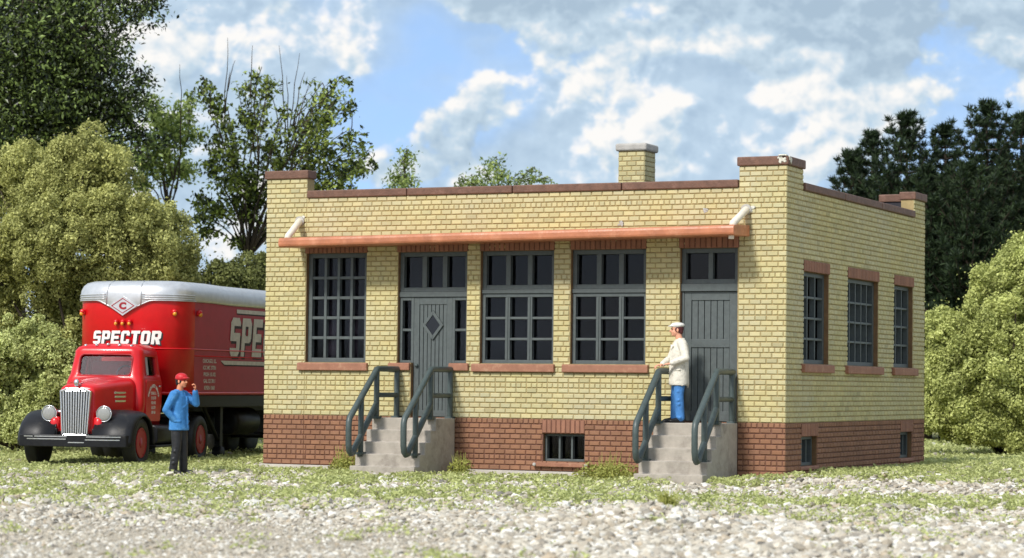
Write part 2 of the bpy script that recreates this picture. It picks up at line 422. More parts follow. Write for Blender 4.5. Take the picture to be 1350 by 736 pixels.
def grassiness(x, y):
    d, s = along(x, y)
    n = fbm2(x, y, 1.6, 21); n2 = fbm2(x, y, .55, 27)
    base = .25+.27*sstep(30, 34, d)+.22*sstep(41, 45, d)+.37*sstep(45.5, 49.5, d)
    base = base+.45*np.exp(-((d-33.5)/1.6)**2-((s-3.4)/1.0)**2)+.22*np.exp(-((d-36)/2.0)**2-((s+2.5)/2.5)**2)       # green strip to the right of the heap
    base = base-.30*np.exp(-((d-30.2)/2.4)**2-((s-1.2)/2.4)**2)-.16*sstep(30, 27, d)
    base = base-.25*np.exp(-((d-41.5)/1.3)**2)*sstep(-4.5, 0, s)-.22*np.exp(-((d-43.5)/2.5)**2-((s-6.5)/2.5)**2)
    base = base-.35*np.exp(-((d-47)/2.6)**2-((s+9)/3.2)**2)
    n3 = fbm2(x, y, .28, 33)
    return np.clip(base-.02+(n-.5)*1.1+(n2-.5)*1.2+(n3-.5)*1.0, 0, 1)

gx = np.unique(np.concatenate([np.linspace(-300, 320, 50), np.linspace(-30, 40, 100), np.linspace(2, 24, 150)]))
gy = np.unique(np.concatenate([np.linspace(-300, 420, 50), np.linspace(-44, 40, 140), np.linspace(-26, 3, 180)]))
X, Y = np.meshgrid(gx, gy)
Z = terrain(X, Y)
nx, ny = len(gx), len(gy)
vv = np.stack([X.ravel(), Y.ravel(), Z.ravel()], -1)
ii = (np.arange(ny-1)[:, None]*nx+np.arange(nx-1)[None]).ravel()
ff = np.stack([ii, ii+1, ii+nx+1, ii+nx], -1)
mt, nt, p = nodes_of('gravelly_ground')
tcn = nt.nodes.new('ShaderNodeTexCoord').outputs['Object']
vo = nt.nodes.new('ShaderNodeTexVoronoi'); vo.inputs['Scale'].default_value = 16; nt.links.new(tcn, vo.inputs['Vector'])
vo2 = nt.nodes.new('ShaderNodeTexVoronoi'); vo2.inputs['Scale'].default_value = 38; nt.links.new(tcn, vo2.inputs['Vector'])
sp = nt.nodes.new('ShaderNodeSeparateColor'); nt.links.new(vo2.outputs['Color'], sp.inputs[0])
cst = ramp(nt, sp.outputs['Red'], [(0, (.24, .20, .15)), (.45, (.43, .37, .29)), (1, (.60, .55, .46))]).outputs['Color']
big = noise_node(nt, .5, 5, .6, tcn)
cst = mixc(nt, cst, (.55, .48, .37), ramp(nt, big.outputs['Fac'], [(.42, 0), (.62, .5)]).outputs['Color'])
at_ = nt.nodes.new('ShaderNodeAttribute'); at_.attribute_name = 'tone'
sp2 = nt.nodes.new('ShaderNodeSeparateColor'); nt.links.new(at_.outputs['Color'], sp2.inputs[0])
gn = noise_node(nt, 14, 4, .7, tcn)
gcol = ramp(nt, gn.outputs['Fac'], [(.3, (.15, .155, .045)), (.7, (.36, .35, .13))]).outputs['Color']
cst = mixc(nt, cst, gcol, sp2.outputs['Red'])
nt.links.new(cst, p.inputs['Base Color']); p.inputs['Roughness'].default_value = .95; p.inputs['Specular IOR Level'].default_value = .15
bp = nt.nodes.new('ShaderNodeBump'); bp.inputs['Strength'].default_value = .8; bp.inputs['Distance'].default_value = .03
nt.links.new(vo2.outputs['Distance'], bp.inputs['Height']); nt.links.new(bp.outputs['Normal'], p.inputs['Normal'])
M['ground'] = mt
g = grassiness(X, Y).ravel()
ftone = sstep(.45, .75, g[ff].mean(1))*.85
ground = np_mesh('ground', vv, ff, mt, ftone, smooth=True)
tag(ground, kind='structure')

# far low hills that close the horizon behind the trees
hb = MB()
for k in range(72):
    a0, a1 = 2*math.pi*k/72, 2*math.pi*(k+1)/72
    hh = [4.0+2.2*math.sin(5*a)+1.4*math.sin(11*a+1) for a in (a0, a1)]
    q0 = [(12+rr*math.cos(a0), rr*math.sin(a0), z*hh[0]-.5) for rr, z in ((190, 0), (215, .7), (250, 1), (290, .6))]
    q1 = [(12+rr*math.cos(a1), rr*math.sin(a1), z*hh[1]-.5) for rr, z in ((190, 0), (215, .7), (250, 1), (290, .6))]
    for j in range(3): hb.quad(q0[j], q1[j], q1[j+1], q0[j+1], 0, True)
tag(hb.build('hills', mat('hill_green', (.05, .07, .025), .9, .35, .4, .5, 2, .3)), kind='structure')

# ------------------------------------------------------------------ loose stones
def icosa():
    t = (1+5**.5)/2
    v = np.array([(-1,t,0),(1,t,0),(-1,-t,0),(1,-t,0),(0,-1,t),(0,1,t),(0,-1,-t),(0,1,-t),(t,0,-1),(t,0,1),(-t,0,-1),(-t,0,1)], float)
    f = np.array([(0,11,5),(0,5,1),(0,1,7),(0,7,10),(0,10,11),(1,5,9),(5,11,4),(11,10,2),(10,7,6),(7,1,8),(3,9,4),(3,4,2),(3,2,6),(3,6,8),(3,8,9),(4,9,5),(2,4,11),(6,2,10),(8,6,7),(9,8,1)])
    return v/np.linalg.norm(v[0]), f
def in_solid(x, y):
    b = (x > -.1) & (x < W+.1) & (y > -.1) & (y < D+.1)
    return b | ((x > 2.95) & (x < 4.45) & (y > -1.9) & (y < 0)) | ((x > 8.85) & (x < 10.3) & (y > -2.0) & (y < 0))
def scatter(n, dmin, dmax, spread, power=1.0):
    d = dmin+(dmax-dmin)*rng.random(n)**power
    s = (rng.random(n)-.5)*2*d*spread
    x = CAM.x+fwd2[0]*d+rgt2[0]*s; y = CAM.y+fwd2[1]*d+rgt2[1]*s
    ok = ~in_solid(x, y)
    return x[ok], y[ok], d[ok], s[ok]
iv, ifc = icosa()
def stones(n, dmin, dmax, smin, smax):
    x, y, d, s = scatter(n, dmin, dmax, .25)
    g = grassiness(x, y)
    sand = sstep(33, 29, d)*sstep(1.0, -1.6, s)                 # fine sand in the near left corner
    keep = rng.random(len(x)) < np.clip(1.12-g*.95, .30, 1)*(1-.15*sand)
    x, y, d, g, sand = x[keep], y[keep], d[keep], g[keep], sand[keep]
    k = len(x)
    size = smin+(smax-smin)*rng.random(k)**3.0
    size *= (1-.55*sand)*(.65+.7*fbm2(x, y, 1.3, 55))
    P = iv[None]*(1+(rng.random((k, 12, 1))-.5)*.6)*np.stack([size*(.8+.5*rng.random(k)), size*(.8+.5*rng.random(k)), size*(.5+.35*rng.random(k))], -1)[:, None]
    a = rng.random(k)*6.283; c, q = np.cos(a)[:, None], np.sin(a)[:, None]
    tl = (rng.random(k)-.5)[:, None]*.9
    px, py, pz = P[..., 0]*c-P[..., 1]*q, P[..., 0]*q+P[..., 1]*c, P[..., 2]
    pz = pz+px*tl
    z = terrain(x, y)+size*(.22+.5*sstep(.4, .8, g))
    V_ = np.stack([px+x[:, None], py+y[:, None], pz+z[:, None]], -1).reshape(-1, 3)
    F_ = (ifc[None]+(np.arange(k)*12)[:, None, None]).reshape(-1, 3)
    pal = np.array([(.61, .56, .46), (.52, .465, .37), (.74, .71, .63), (.42, .365, .28), (.50, .45, .37), (.36, .32, .26), (.52, .43, .31), (.22, .205, .18)])
    idx = rng.choice(8, k, p=[.25, .19, .22, .11, .10, .06, .05, .02])
    t = pal[idx]*(.85+.3*rng.random((k, 1)))*np.array([.98, .98, 1.0])
    return V_, F_, np.repeat(t, 20, 0)
A = stones(60000, 23.5, 36, .014, .078); B = stones(42000, 36, 52, .018, .076); C3 = stones(5000, 52, 80, .03, .09)
Vs = np.concatenate([A[0], B[0], C3[0]])
Fs = np.concatenate([A[1], B[1]+len(A[0]), C3[1]+len(A[0])+len(B[0])])
ms, nt, p = nodes_of('gravel_stone')
at_ = nt.nodes.new('ShaderNodeAttribute'); at_.attribute_name = 'tone'
sn = noise_node(nt, 40, 4, .7, nt.nodes.new('ShaderNodeTexCoord').outputs['Object'])
nt.links.new(mixc(nt, at_.outputs['Color'], ramp(nt, sn.outputs['Fac'], [(.25, .72), (.65, 1)]).outputs['Color'], 1.0, 'MULTIPLY'), p.inputs['Base Color'])
p.inputs['Roughness'].default_value = .85; p.inputs['Specular IOR Level'].default_value = .25
gr = np_mesh('gravel', Vs, Fs, ms, np.concatenate([A[2], B[2], C3[2]]))
tag(gr, kind='stuff')

# ------------------------------------------------------------------ leaves, grass
def rand_dirs(n):
    v = rng.normal(size=(n, 3)); return v/np.linalg.norm(v, axis=1, keepdims=True)
def leaf_quads(c, nrm, ln, wd, updir=None):
    """diamond leaf at each centre c, facing nrm, folded slightly; returns verts, faces"""
    n = len(c)
    t = rand_dirs(n) if updir is None else updir
    t = t-nrm*(t*nrm).sum(1, keepdims=True); t /= np.maximum(np.linalg.norm(t, axis=1, keepdims=True), 1e-6)
    b = np.cross(nrm, t)
    L = (ln*np.ones(n))[:, None]*.5; Wd = (wd*np.ones(n))[:, None]*.5
    fold = nrm*Wd*.35
    v = np.stack([c-t*L, c+b*Wd+fold-t*L*.1, c+t*L, c-b*Wd+fold-t*L*.1], 1).reshape(-1, 3)
    f = (np.arange(n)*4)[:, None]+np.arange(4)[None]
    return v, f
def grass_flecks(n, dmin, dmax, lo, hi):
    x, y, d, s = scatter(n, dmin, dmax, .25)
    g = grassiness(x, y)
    cl = fbm2(x, y, .5, 41)
    keep = rng.random(len(x)) < sstep(.38, .75, g)*(.35+1.1*sstep(.3, .7, cl))
    x, y, g, cl = x[keep], y[keep], g[keep], cl[keep]
    k = len(x)
    h = (.015+.13*rng.random(k)**1.4*(.3+cl))*sstep(.3, .8, g)*(1-.75*sstep(-1.0, -.25, y)*sstep(.6, 0, y)*sstep(-.4, 0, x)*sstep(8.6, 8.2, x))
    c = np.stack([x, y, terrain(x, y)+h], -1)
    nr = rand_dirs(k); nr[:, 2] = np.abs(nr[:, 2])+.35; nr /= np.linalg.norm(nr, axis=1, keepdims=True)
    ln = lo+(hi-lo)*rng.random(k)
    v, f = leaf_quads(c, nr, ln, ln*(.35+.3*rng.random(k)))
    return v, f, np.clip(.25+.5*rng.random(k)+.25*(fbm2(x, y, 1.2, 61)-.5)+(rng.random(k) < .06)*.5, 0, 1)
parts = [grass_flecks(90000, 24, 36, .035, .08), grass_flecks(300000, 36, 55, .045, .10), grass_flecks(120000, 52, 85, .07, .15)]
off = 0; Vg, Fg, Tg = [], [], []
for v, f, t in parts: Vg.append(v); Fg.append(f+off); Tg.append(t); off += len(v)
gs = np_mesh('grass', np.concatenate(Vg), np.concatenate(Fg), M['grass'], np.concatenate(Tg))
tag(gs, kind='stuff')

def weed(name, x, y, r, h, n, label):
    root_z = float(terrain(x, y))
    q = rand_dirs(n); q[:, 2] = np.abs(q[:, 2])
    rr = rng.random(n)**.5
    lump = .75+.5*vnoise(q[:, 0]*3+x*7, q[:, 1]*3+y, .8, 77)
    c = q*(rr*lump)[:, None]*np.array([r, r*.7, h])+np.array([0, 0, .01])
    nr = q*.6+rand_dirs(n)*.7; nr /= np.linalg.norm(nr, axis=1, keepdims=True)
    ln = .035+.05*rng.random(n)
    v, f = leaf_quads(c, nr, ln, ln*.5)
    # a few thin stalks
    m_ = 30; a = rng.random(m_)*6.283; b0 = np.stack([np.cos(a)*r*.5*rng.random(m_), np.sin(a)*r*.4*rng.random(m_), np.zeros(m_)], -1)
    tip = b0+np.stack([np.cos(a)*.12, np.sin(a)*.1, h*(.9+.6*rng.random(m_))], -1)
    sd_ = np.stack([np.ones(m_)*.006, np.ones(m_)*.004, np.zeros(m_)], -1)
    v2 = np.stack([b0-sd_, b0+sd_, tip+sd_*.3, tip-sd_*.3], 1).reshape(-1, 3)
    f2 = (np.arange(m_)*4)[:, None]+np.arange(4)[None]+len(v)
    o = np_mesh(name, np.concatenate([v, v2]), np.concatenate([f, f2]), M['weed'], np.concatenate([.2+.7*rng.random(n), np.full(m_, .8)]))
    o.location = (x, y, root_z)
    return tag(o, label, 'weed')
weed('weed_tuft', 2.35, -.75, .42, .42, 1500, 'bushy weed tuft against the red brick base, left of the steps to the diamond-pane door')
weed('weed_tuft', 4.85, -.75, .34, .36, 900, 'weed tuft in the corner right of the steps to the diamond-pane door')
weed('weed_tuft', 8.0, -1.0, .72, .40, 2600, 'wide low weed mound below the small basement window of the front wall')
pmd = at(880, 683, 31.0)
weed('weed_tuft', pmd.x, pmd.y, .16, .26, 500, 'small green tuft growing on top of the ballast heap in the foreground')

# ------------------------------------------------------------------ brick depot
depot = empty('depot_building', (0, 0, 0), 0, 'small flat-roofed yellow brick depot with red brick base and copper-coloured awning', 'building')
ZB = 1.1                                # yellow begins here
COURSE, PITCH_B, GAP, PROUD = .1, W/50.25, .015, .019
class WallFrame:
    def __init__(s, o, u, n): s.o = Vector(o); s.u = Vector(u); s.n = Vector(n)
    def p(s, u, z, h): q = s.o+s.u*u+s.n*h; return (q.x, q.y, z)
def brick_wall(fr, length, openings, tops, ustart, uend, name, zbase=.1, slab0=0, slab1=None):
    """tops: list of (u0,u1,z) heights; openings: (u0,u1,z0,z1)"""
    mb = MB(); slab1 = length if slab1 is None else slab1
    # --- slab with openings, as a shell of cells
    us = sorted({round(q, 4) for q in [slab0, slab1]+[a for o in openings for a in o[:2]]+[a for t in tops for a in t[:2] if slab0 <= a <= slab1]})
    zs = sorted({round(q, 4) for q in [zbase, ZB]+[a for o in openings for a in o[2:]]+[t[2] for t in tops]})
    def filled(i, j):
        if i < 0 or j < 0 or i >= len(us)-1 or j >= len(zs)-1: return False
        u, z = (us[i]+us[i+1])/2, (zs[j]+zs[j+1])/2
        if not any(a < u < b and z < t for a, b, t in tops): return False
        return not any(a < u < b and c < z < d for a, b, c, d in openings)
    h0, h1 = -PROUD, -.30
    P = fr.p
    for i in range(len(us)-1):
        for j in range(len(zs)-1):
            if not filled(i, j): continue
            a, b, c, d = us[i], us[i+1], zs[j], zs[j+1]
            mi = 3 if (c+d)/2 < ZB else 2
            mb.quad(P(a,c,h0), P(b,c,h0), P(b,d,h0), P(a,d,h0), mi)
            mb.quad(P(a,c,h1), P(a,d,h1), P(b,d,h1), P(b,c,h1), 5)
            for di, dj, q in ((-1,0,(P(a,c,h0),P(a,d,h0),P(a,d,h1),P(a,c,h1))), (1,0,(P(b,c,h0),P(b,c,h1),P(b,d,h1),P(b,d,h0))),
                              (0,-1,(P(a,c,h0),P(a,c,h1),P(b,c,h1),P(b,c,h0))), (0,1,(P(a,d,h0),P(b,d,h0),P(b,d,h1),P(a,d,h1)))):
                if not filled(i+di, j+dj):
                    inner = any(o[0]-.01 <= (a+b)/2 <= o[1]+.01 or abs(a-o[1]) < .001 or abs(b-o[0]) < .001 for o in openings) and (0 <= i+di < len(us)-1)
                    mb.quad(*q, 4 if inner else mi)
    # --- bricks
    def lay(u0, u1, z0, z1, red, t):
        pcs = [(u0, u1, z0, z1)]
        for o in openings:
            nxt = []
            for (a, b, c, d) in pcs:
                if o[1] <= a or o[0] >= b or o[3] <= c or o[2] >= d: nxt.append((a, b, c, d)); continue
                if a < o[0]: nxt.append((a, o[0]-.003, c, d))
                if b > o[1]: nxt.append((o[1]+.003, b, c, d))
                if c < o[2]: nxt.append((max(a, o[0]), min(b, o[1]), c, o[2]-.004))
                if d > o[3]: nxt.append((max(a, o[0]), min(b, o[1]), o[3]+.004, d))
            pcs = nxt
        for a, b, c, d in pcs:
            if b-a < .03 or d-c < .02: continue
            bv = .012; j = lambda: random.uniform(-.0022, .0022)
            lo = [P(a+j(),c+j(),-PROUD-.002), P(b+j(),c+j(),-PROUD-.002), P(b+j(),d+j(),-PROUD-.002), P(a+j(),d+j(),-PROUD-.002)]
            k = random.uniform(-.002, .001)
            hi = [P(a+bv+j(),c+bv+j(),k+j()*.6), P(b-bv+j(),c+bv+j(),k+j()*.6), P(b-bv+j(),d-bv+j(),k+j()*.6), P(a+bv+j(),d-bv+j(),k+j()*.6)]
            L = [mb.vert(q) for q in lo]; H = [mb.vert(q) for q in hi]
            mi = 1 if red else 0
            mb.face(H, mi, False, t)
            for q in range(4): mb.face((L[q], L[(q+1) % 4], H[(q+1) % 4], H[q]), mi, False, t)
    zmax = max(t[2] for t in tops)
    row = -10
    while ZB+row*COURSE < zmax-.01:
        z0 = ZB+row*COURSE; z1 = z0+COURSE
        red = row < 0
        hdr = ((row+1) % 7 == 0) if not red else (row in (-1, -8))
        pit = PITCH_B/2 if hdr else PITCH_B
        for (ta, tb, tz) in tops:
            if z0 > tz-.02: continue
            a0 = max(ta, ustart); b0 = min(tb, uend)
            u = -(pit*.5 if (row % 2) else 0)-pit*2
            while u < b0:
                a, b = max(u+.0045, a0), min(u+pit-.0045, b0)
                if b-a > .03:
                    v = random.gauss(1, .045); w_ = random.gauss(0, .012)
                    if random.random() < .04: v *= random.uniform(.82, .93)
                    lay(a, b, z0+GAP/2, z1-GAP/2, red, (v+w_, v, v-w_*1.5))
                u += pit
        row += 1
    # brick mesh normals: leave as built, faces already wind outward
    o = mb.build(name, [M['brick_yellow'], M['brick_red'], M['mortar_yellow'], M['mortar_red'], M['reveal'], M['interior']], depot)
    return o

PZ, TZ = 5.5, 5.9
F_OPEN = [(.955, 2.335, 2.17, 4.37), (3.05, 4.575, ZB, 4.37), (4.87, 6.44, 2.17, 4.37), (6.80, 8.355, 2.17, 4.37), (9.05, 10.2, ZB, 4.37), (6.25, 7.12, .29, .82)]
# the wide doorway is narrowed below the side lights by brick cheeks: cut it in two
F_CUT = [o for o in F_OPEN if o[0] != 3.05]+[(3.05, 4.575, 2.17, 4.37), (3.36, 4.215, ZB, 2.17)]
S_OPEN = [(1.065, 2.66, 2.22, 3.97), (3.905, 6.075, 2.22, 3.97), (7.25, 8.745, 2.22, 3.97), (.975, 1.95, .28, .835), (7.785, 8.70, .28, .835)]
fr_front = WallFrame((0, 0, 0), (1, 0, 0), (0, -1, 0))
fr_right = WallFrame((W, 0, 0), (0, 1, 0), (1, 0, 0))
fr_back = WallFrame((W, D, 0), (-1, 0, 0), (0, 1, 0))
fr_left = WallFrame((0, D, 0), (0, -1, 0), (-1, 0, 0))
brick_wall(fr_front, W, F_CUT, [(0, .95, TZ), (.95, 10.22, PZ), (10.22, W, TZ)], 0, W, 'front_wall', slab0=PROUD, slab1=W-PROUD)
brick_wall(fr_right, D, S_OPEN, [(0, 1.0, TZ), (1.0, 8.80, PZ), (8.80, D, TZ)], .016, D-.016, 'side_wall', slab0=.302, slab1=D-.302)
B_OPEN = [(2.0, 3.6, 2.22, 3.97), (5.2, 6.8, 2.22, 3.97)]
brick_wall(fr_back, W, B_OPEN, [(0, .95, TZ), (.95, 10.22, PZ), (10.22, W, TZ)], 0, W, 'rear_wall', slab0=PROUD, slab1=W-PROUD)
brick_wall(fr_left, D, [], [(0, .9, TZ), (.9, 8.71, PZ), (8.71, D, TZ)], .016, D-.016, 'side_wall', slab0=.302, slab1=D-.302)

# foundation, floor, roof
b = MB(); b.box(-.05, W+.02, -.055, D+.03, -.6, .094)
b.build('foundation', M['concrete_light'], depot, .008)
b = MB(); b.box(.31, W-.31, .31, D-.31, 5.12, 5.24); b.build('roof_deck', M['roofing'], depot)
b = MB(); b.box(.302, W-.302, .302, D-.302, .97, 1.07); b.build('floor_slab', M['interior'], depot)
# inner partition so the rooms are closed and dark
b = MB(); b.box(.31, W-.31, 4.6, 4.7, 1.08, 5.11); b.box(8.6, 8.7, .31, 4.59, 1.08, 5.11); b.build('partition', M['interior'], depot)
b = MB()
for cx in (1.15, 1.62): b.loft([[(cx+.11*k+.03*math.sin(k*2), .62+.035*math.sin(k*2.4), z) for k in range(3)]+[(cx+.11*k, .64+.03*math.sin(k*2.4), z) for k in (2, 1, 0)] for z in (2.1, 4.3)], 0, False)
b.build('curtain', M['curtain'], depot)

# copings
def cap_poly(name, poly, z0, z1):
    b = MB(); b.prism(poly, z0, z1, 'z')
    o = b.build(name, M['coping'], depot, .02)
    return o
fx = [.955, 3.237, 5.551, 7.853, 10.215]
for a, c in zip(fx, fx[1:]): cap_poly('coping', [(a+.008, -.035), (c-.008, -.035), (c-.008, .335), (a+.008, .335)], PZ, PZ+.15)
sy = [1.005, 3.6, 6.2, 8.795]
for a, c in zip(sy, sy[1:]):
    cap_poly('coping', [(W-.335, a+.008), (W+.035, a+.008), (W+.035, c-.008), (W-.335, c-.008)], PZ, PZ+.15)
    cap_poly('coping', [(-.035, a+.008), (.335, a+.008), (.335, c-.008), (-.035, c-.008)], PZ, PZ+.15)
for a, c in zip(fx, fx[1:]): cap_poly('coping', [(a+.008, D-.335), (c-.008, D-.335), (c-.008, D+.035), (a+.008, D+.035)], PZ, PZ+.15)
g_ = .035
cap_poly('pier_cap', [(-g_, -g_), (.95+g_, -g_), (.95+g_, .3+g_), (.3+g_, .3+g_), (.3+g_, 1+g_), (-g_, 1+g_)], TZ, TZ+.17)
cap_poly('pier_cap', [(10.22-g_, -g_), (W+g_, -g_), (W+g_, 1+g_), (W-.3-g_, 1+g_), (W-.3-g_, .3+g_), (10.22-g_, .3+g_)], TZ, TZ+.17)
cap_poly('pier_cap', [(W+g_, 8.8-g_), (W+g_, D+g_), (10.22-g_, D+g_), (10.22-g_, D-.3-g_), (W-.3-g_, D-.3-g_), (W-.3-g_, 8.8-g_)], TZ, TZ+.17)
cap_poly('pier_cap', [(-g_, 8.8-g_), (.3+g_, 8.8-g_), (.3+g_, D-.3-g_), (.95+g_, D-.3-g_), (.95+g_, D+g_), (-g_, D+g_)], TZ, TZ+.17)
# a smear of old white filler on the corner cap, and beside the awning stays
def blob(name, c, n, s, seed, mt, thick=.012):
    rg = random.Random(seed); b = MB()
    c = Vector(c); n = Vector(n).normalized(); t = n.cross(Vector((0, 0, 1)) if abs(n.z) < .9 else Vector((1, 0, 0))).normalized(); q = n.cross(t)
    for _ in range(6):
        o = c+t*rg.uniform(-1, 1)*s*.42+q*rg.uniform(-1, 1)*s*.30
        k = 11; ph = rg.random()*6
        rad = [s*.32*(1+.5*math.sin(2*j*6.283/k+ph)+.3*rg.uniform(-1, 1)) for j in range(k)]
        r0 = [o+t*rad[j]*math.cos(6.283*j/k)+q*rad[j]*math.sin(6.283*j/k)-n*.004 for j in range(k)]
        r1 = [o+t*rad[j]*.7*math.cos(6.283*j/k)+q*rad[j]*.7*math.sin(6.283*j/k)+n*thick*rg.uniform(.5, 1) for j in range(k)]
        b.loft([r0, r1], 0, True)
    return b.build(name, mt, depot)
blob('filler_smear', (W-.10, -g_-.001, TZ+.11), (0, -1, 0), .13, 3, M['plaster_patch'], .02)
blob('filler_smear', (W-.08, .02, TZ+.172), (0, 0, 1), .16, 4, M['plaster_patch'], .03)
blob('filler_smear', (W+g_+.001, .06, TZ+.10), (1, 0, 0), .13, 9, M['plaster_patch'], .02)
blob('filler_smear', (.82, -.002, 5.04), (0, -1, 0), .15, 5, M['plaster_patch'])
blob('filler_smear', (10.40, -.002, 5.10), (0, -1, 0), .17, 6, M['plaster_patch'])
blob('filler_smear', (9.55, -.002, 5.08), (0, -1, 0), .08, 8, M['cap_stone'], .004)
blob('filler_smear', (7.85, -.002, 4.85), (0, -1, 0), .10, 12, M['cap_stone'], .004)

# chimney, standing on the roof
ch = empty('chimney'); ch.parent = depot
cx0, cx1, cy0, cy1, cz0, cz1 = 6.535, 7.125, 3.0, 3.62, 5.25, 6.56
def chimney_bricks():
    mb = MB()
    mb.box(cx0+.012, cx1-.012, cy0+.012, cy1-.012, cz0, cz1, 1)
    for fr, L in ((WallFrame((cx0, cy0, 0), (1, 0, 0), (0, -1, 0)), cx1-cx0), (WallFrame((cx1, cy0, 0), (0, 1, 0), (1, 0, 0)), cy1-cy0),
                  (WallFrame((cx1, cy1, 0), (-1, 0, 0), (0, 1, 0)), cx1-cx0), (WallFrame((cx0, cy1, 0), (0, -1, 0), (-1, 0, 0)), cy1-cy0)):
        z = cz0; r = 0
        while z < cz1-.05:
            u = -.1*(r % 2)
            while u < L:
                a, c = max(.014, u+.007), min(L-.014, u+.2-.007)
                if c-a > .03:
                    t = random.gauss(.93, .06); P = fr.p; bv = .01; zz = min(z+.093, cz1-.002)
                    Lq = [mb.vert(P(*q, -.013)) for q in ((a, z+.007), (c, z+.007), (c, zz), (a, zz))]
                    Hq = [mb.vert(P(*q, 0)) for q in ((a+bv, z+.007+bv), (c-bv, z+.007+bv), (c-bv, zz-bv), (a+bv, zz-bv))]
                    mb.face(Hq, 0, False, (t, t, t*1.02))
                    for k in range(4): mb.face((Lq[k], Lq[(k+1) % 4], Hq[(k+1) % 4], Hq[k]), 0, False, (t, t, t))
                u += .2
            z += .1; r += 1
    return mb.build('chimney_stack', [M['brick_yellow'], M['mortar_yellow']], ch)
chimney_bricks()
b = MB(); e_ = .05
b.prism([(cx0-e_, cy0-e_), (cx1+e_, cy0-e_), (cx1+e_, cy1+e_), (cx0-e_, cy1+e_)], cz1, cz1+.16, 'z')
b.build('chimney_cap', M['cap_stone'], ch, .045, segs=3)

# awning slab with two stays
def awn(u): return 4.445+(u-.80)*.0105
b = MB()
ax0, ax1 = .80, 10.44
n = 40; top = []; rings = []
for k in range(n+1):
    u = ax0+(ax1-ax0)*k/n; z = awn(u)
    wv = .010*math.sin(u*2.3)+.006*math.sin(u*7.1+1)
    e2 = .03 if k in (0, n) else 0
    yb, yf = -.006, -.92+wv+e2
    rings.append([(u, yb, z+.03), (u, yf+.05, z+.002), (u, yf+.012, z+.022), (u, yf, z+.06), (u, yf, z+.135), (u, yf+.018, z+.18), (u, yf+.07, z+.197), (u, yb, z+.24)])
b.loft(rings, 0, False)
b.build('awning', M['awning'], depot, .012)
for xw, xa in ((.80, .93), (10.37, 10.36)):
    za = awn(xa)+.17
    b = MB(); b.tube([(xw, -.01, 5.03+(.05 if xw > 5 else 0)), (xw+.01, -.05, 5.02+(.05 if xw > 5 else 0)), (xa-.01, -.70, za+.06), (xa, -.74, za)], [.06, .07, .068, .062], 12)
    b.build('awning_stay', M['white_paint'], depot)
    b = MB(); b.revolve([(-.03, .10), (0, .105), (.012, .08)], (xw, -.012, 5.03+(.05 if xw > 5 else 0)), 'y', 16); b.build('stay_plate', M['cap_stone'], depot)
# paint-chipped tail of the stay below the right end
b = MB(); b.box(10.30, 10.38, -.80, -.70, awn(10.35)-.06, awn(10.35)+.012); b.build('stay_bracket', M['white_paint'], depot, .01)

# lintels above openings (soldier courses)
def lintel(fr, u0, u1, z0, z1, par=None):
    mb = MB(); P = fr.p
    mb.hexa([P(u0,z0,.001), P(u1,z0,.001), P(u1,z0,-.03), P(u0,z0,-.03), P(u0,z1,.001), P(u1,z1,.001), P(u1,z1,-.03), P(u0,z1,-.03)], 1, (1, 1, 1))
    n = max(2, round((u1-u0)/.104)); w = (u1-u0)/n
    for k in range(n):
        a, c = u0+k*w+.006, u0+(k+1)*w-.006; t = random.gauss(1, .07); bv = .01
        Lq = [mb.vert(P(*q, .0)) for q in ((a, z0+.002), (c, z0+.002), (c, z1-.004), (a, z1-.004))]
        Hq = [mb.vert(P(*q, .016)) for q in ((a+bv, z0+bv), (c-bv, z0+bv), (c-bv, z1-bv), (a+bv, z1-bv))]
        mb.face(Hq, 0, False, (t, t, t))
        for j in range(4): mb.face((Lq[j], Lq[(j+1) % 4], Hq[(j+1) % 4], Hq[j]), 0, False, (t, t, t))
    return mb.build('lintel', [M['lintel'], M['mortar_red']], par or depot)
def sill(fr, u0, u1, z0, z1, par=None, proud=.07):
    mb = MB(); P = fr.p
    mb.hexa([P(u0,z0,proud), P(u1,z0,proud), P(u1,z0,-.02), P(u0,z0,-.02), P(u0,z1-.012,proud), P(u1,z1-.012,proud), P(u1,z1,-.02), P(u0,z1,-.02)])
    return mb.build('sill', M['sill'], par or depot, .014)

# windows and doors: bars with real depth
class Frame:
    def __init__(s, fr): s.fr = fr; s.m = MB()
    def bar(s, u0, u1, z0, z1, h0, h1):
        P = s.fr.p
        s.m.hexa([P(u0,z0,h0), P(u1,z0,h0), P(u1,z0,h1), P(u0,z0,h1), P(u0,z1,h0), P(u1,z1,h0), P(u1,z1,h1), P(u0,z1,h1)])
def grid(fm, u0, u1, z0, z1, nu, nz, t, h0, h1, edge=None):
    e = edge or t
    fm.bar(u0, u0+e, z0, z1, h0, h1); fm.bar(u1-e, u1, z0, z1, h0, h1)
    fm.bar(u0+e, u1-e, z0, z0+e, h0, h1); fm.bar(u0+e, u1-e, z1-e, z1, h0, h1)
    pu = (u1-u0-2*e)/nu; pz = (z1-z0-2*e)/nz
    for k in range(1, nu): fm.bar(u0+e+k*pu-t/2, u0+e+k*pu+t/2, z0+e, z1-e, h0-.006, h1)
    for k in range(1, nz):
        for j in range(nu):
            fm.bar(u0+e+j*pu+(t/2 if j else 0), u0+e+(j+1)*pu-(t/2 if j < nu-1 else 0), z0+e+k*pz-t/2, z0+e+k*pz+t/2, h0-.012, h1+.002)
def pane(fr, u0, u1, z0, z1, h, par):
    mb = MB(); P = fr.p
    mb.hexa([P(u0,z0,h), P(u1,z0,h), P(u1,z0,h-.006), P(u0,z0,h-.006), P(u0,z1,h), P(u1,z1,h), P(u1,z1,h-.006), P(u0,z1,h-.006)])
    return mb.build('pane', M['glass'], par)
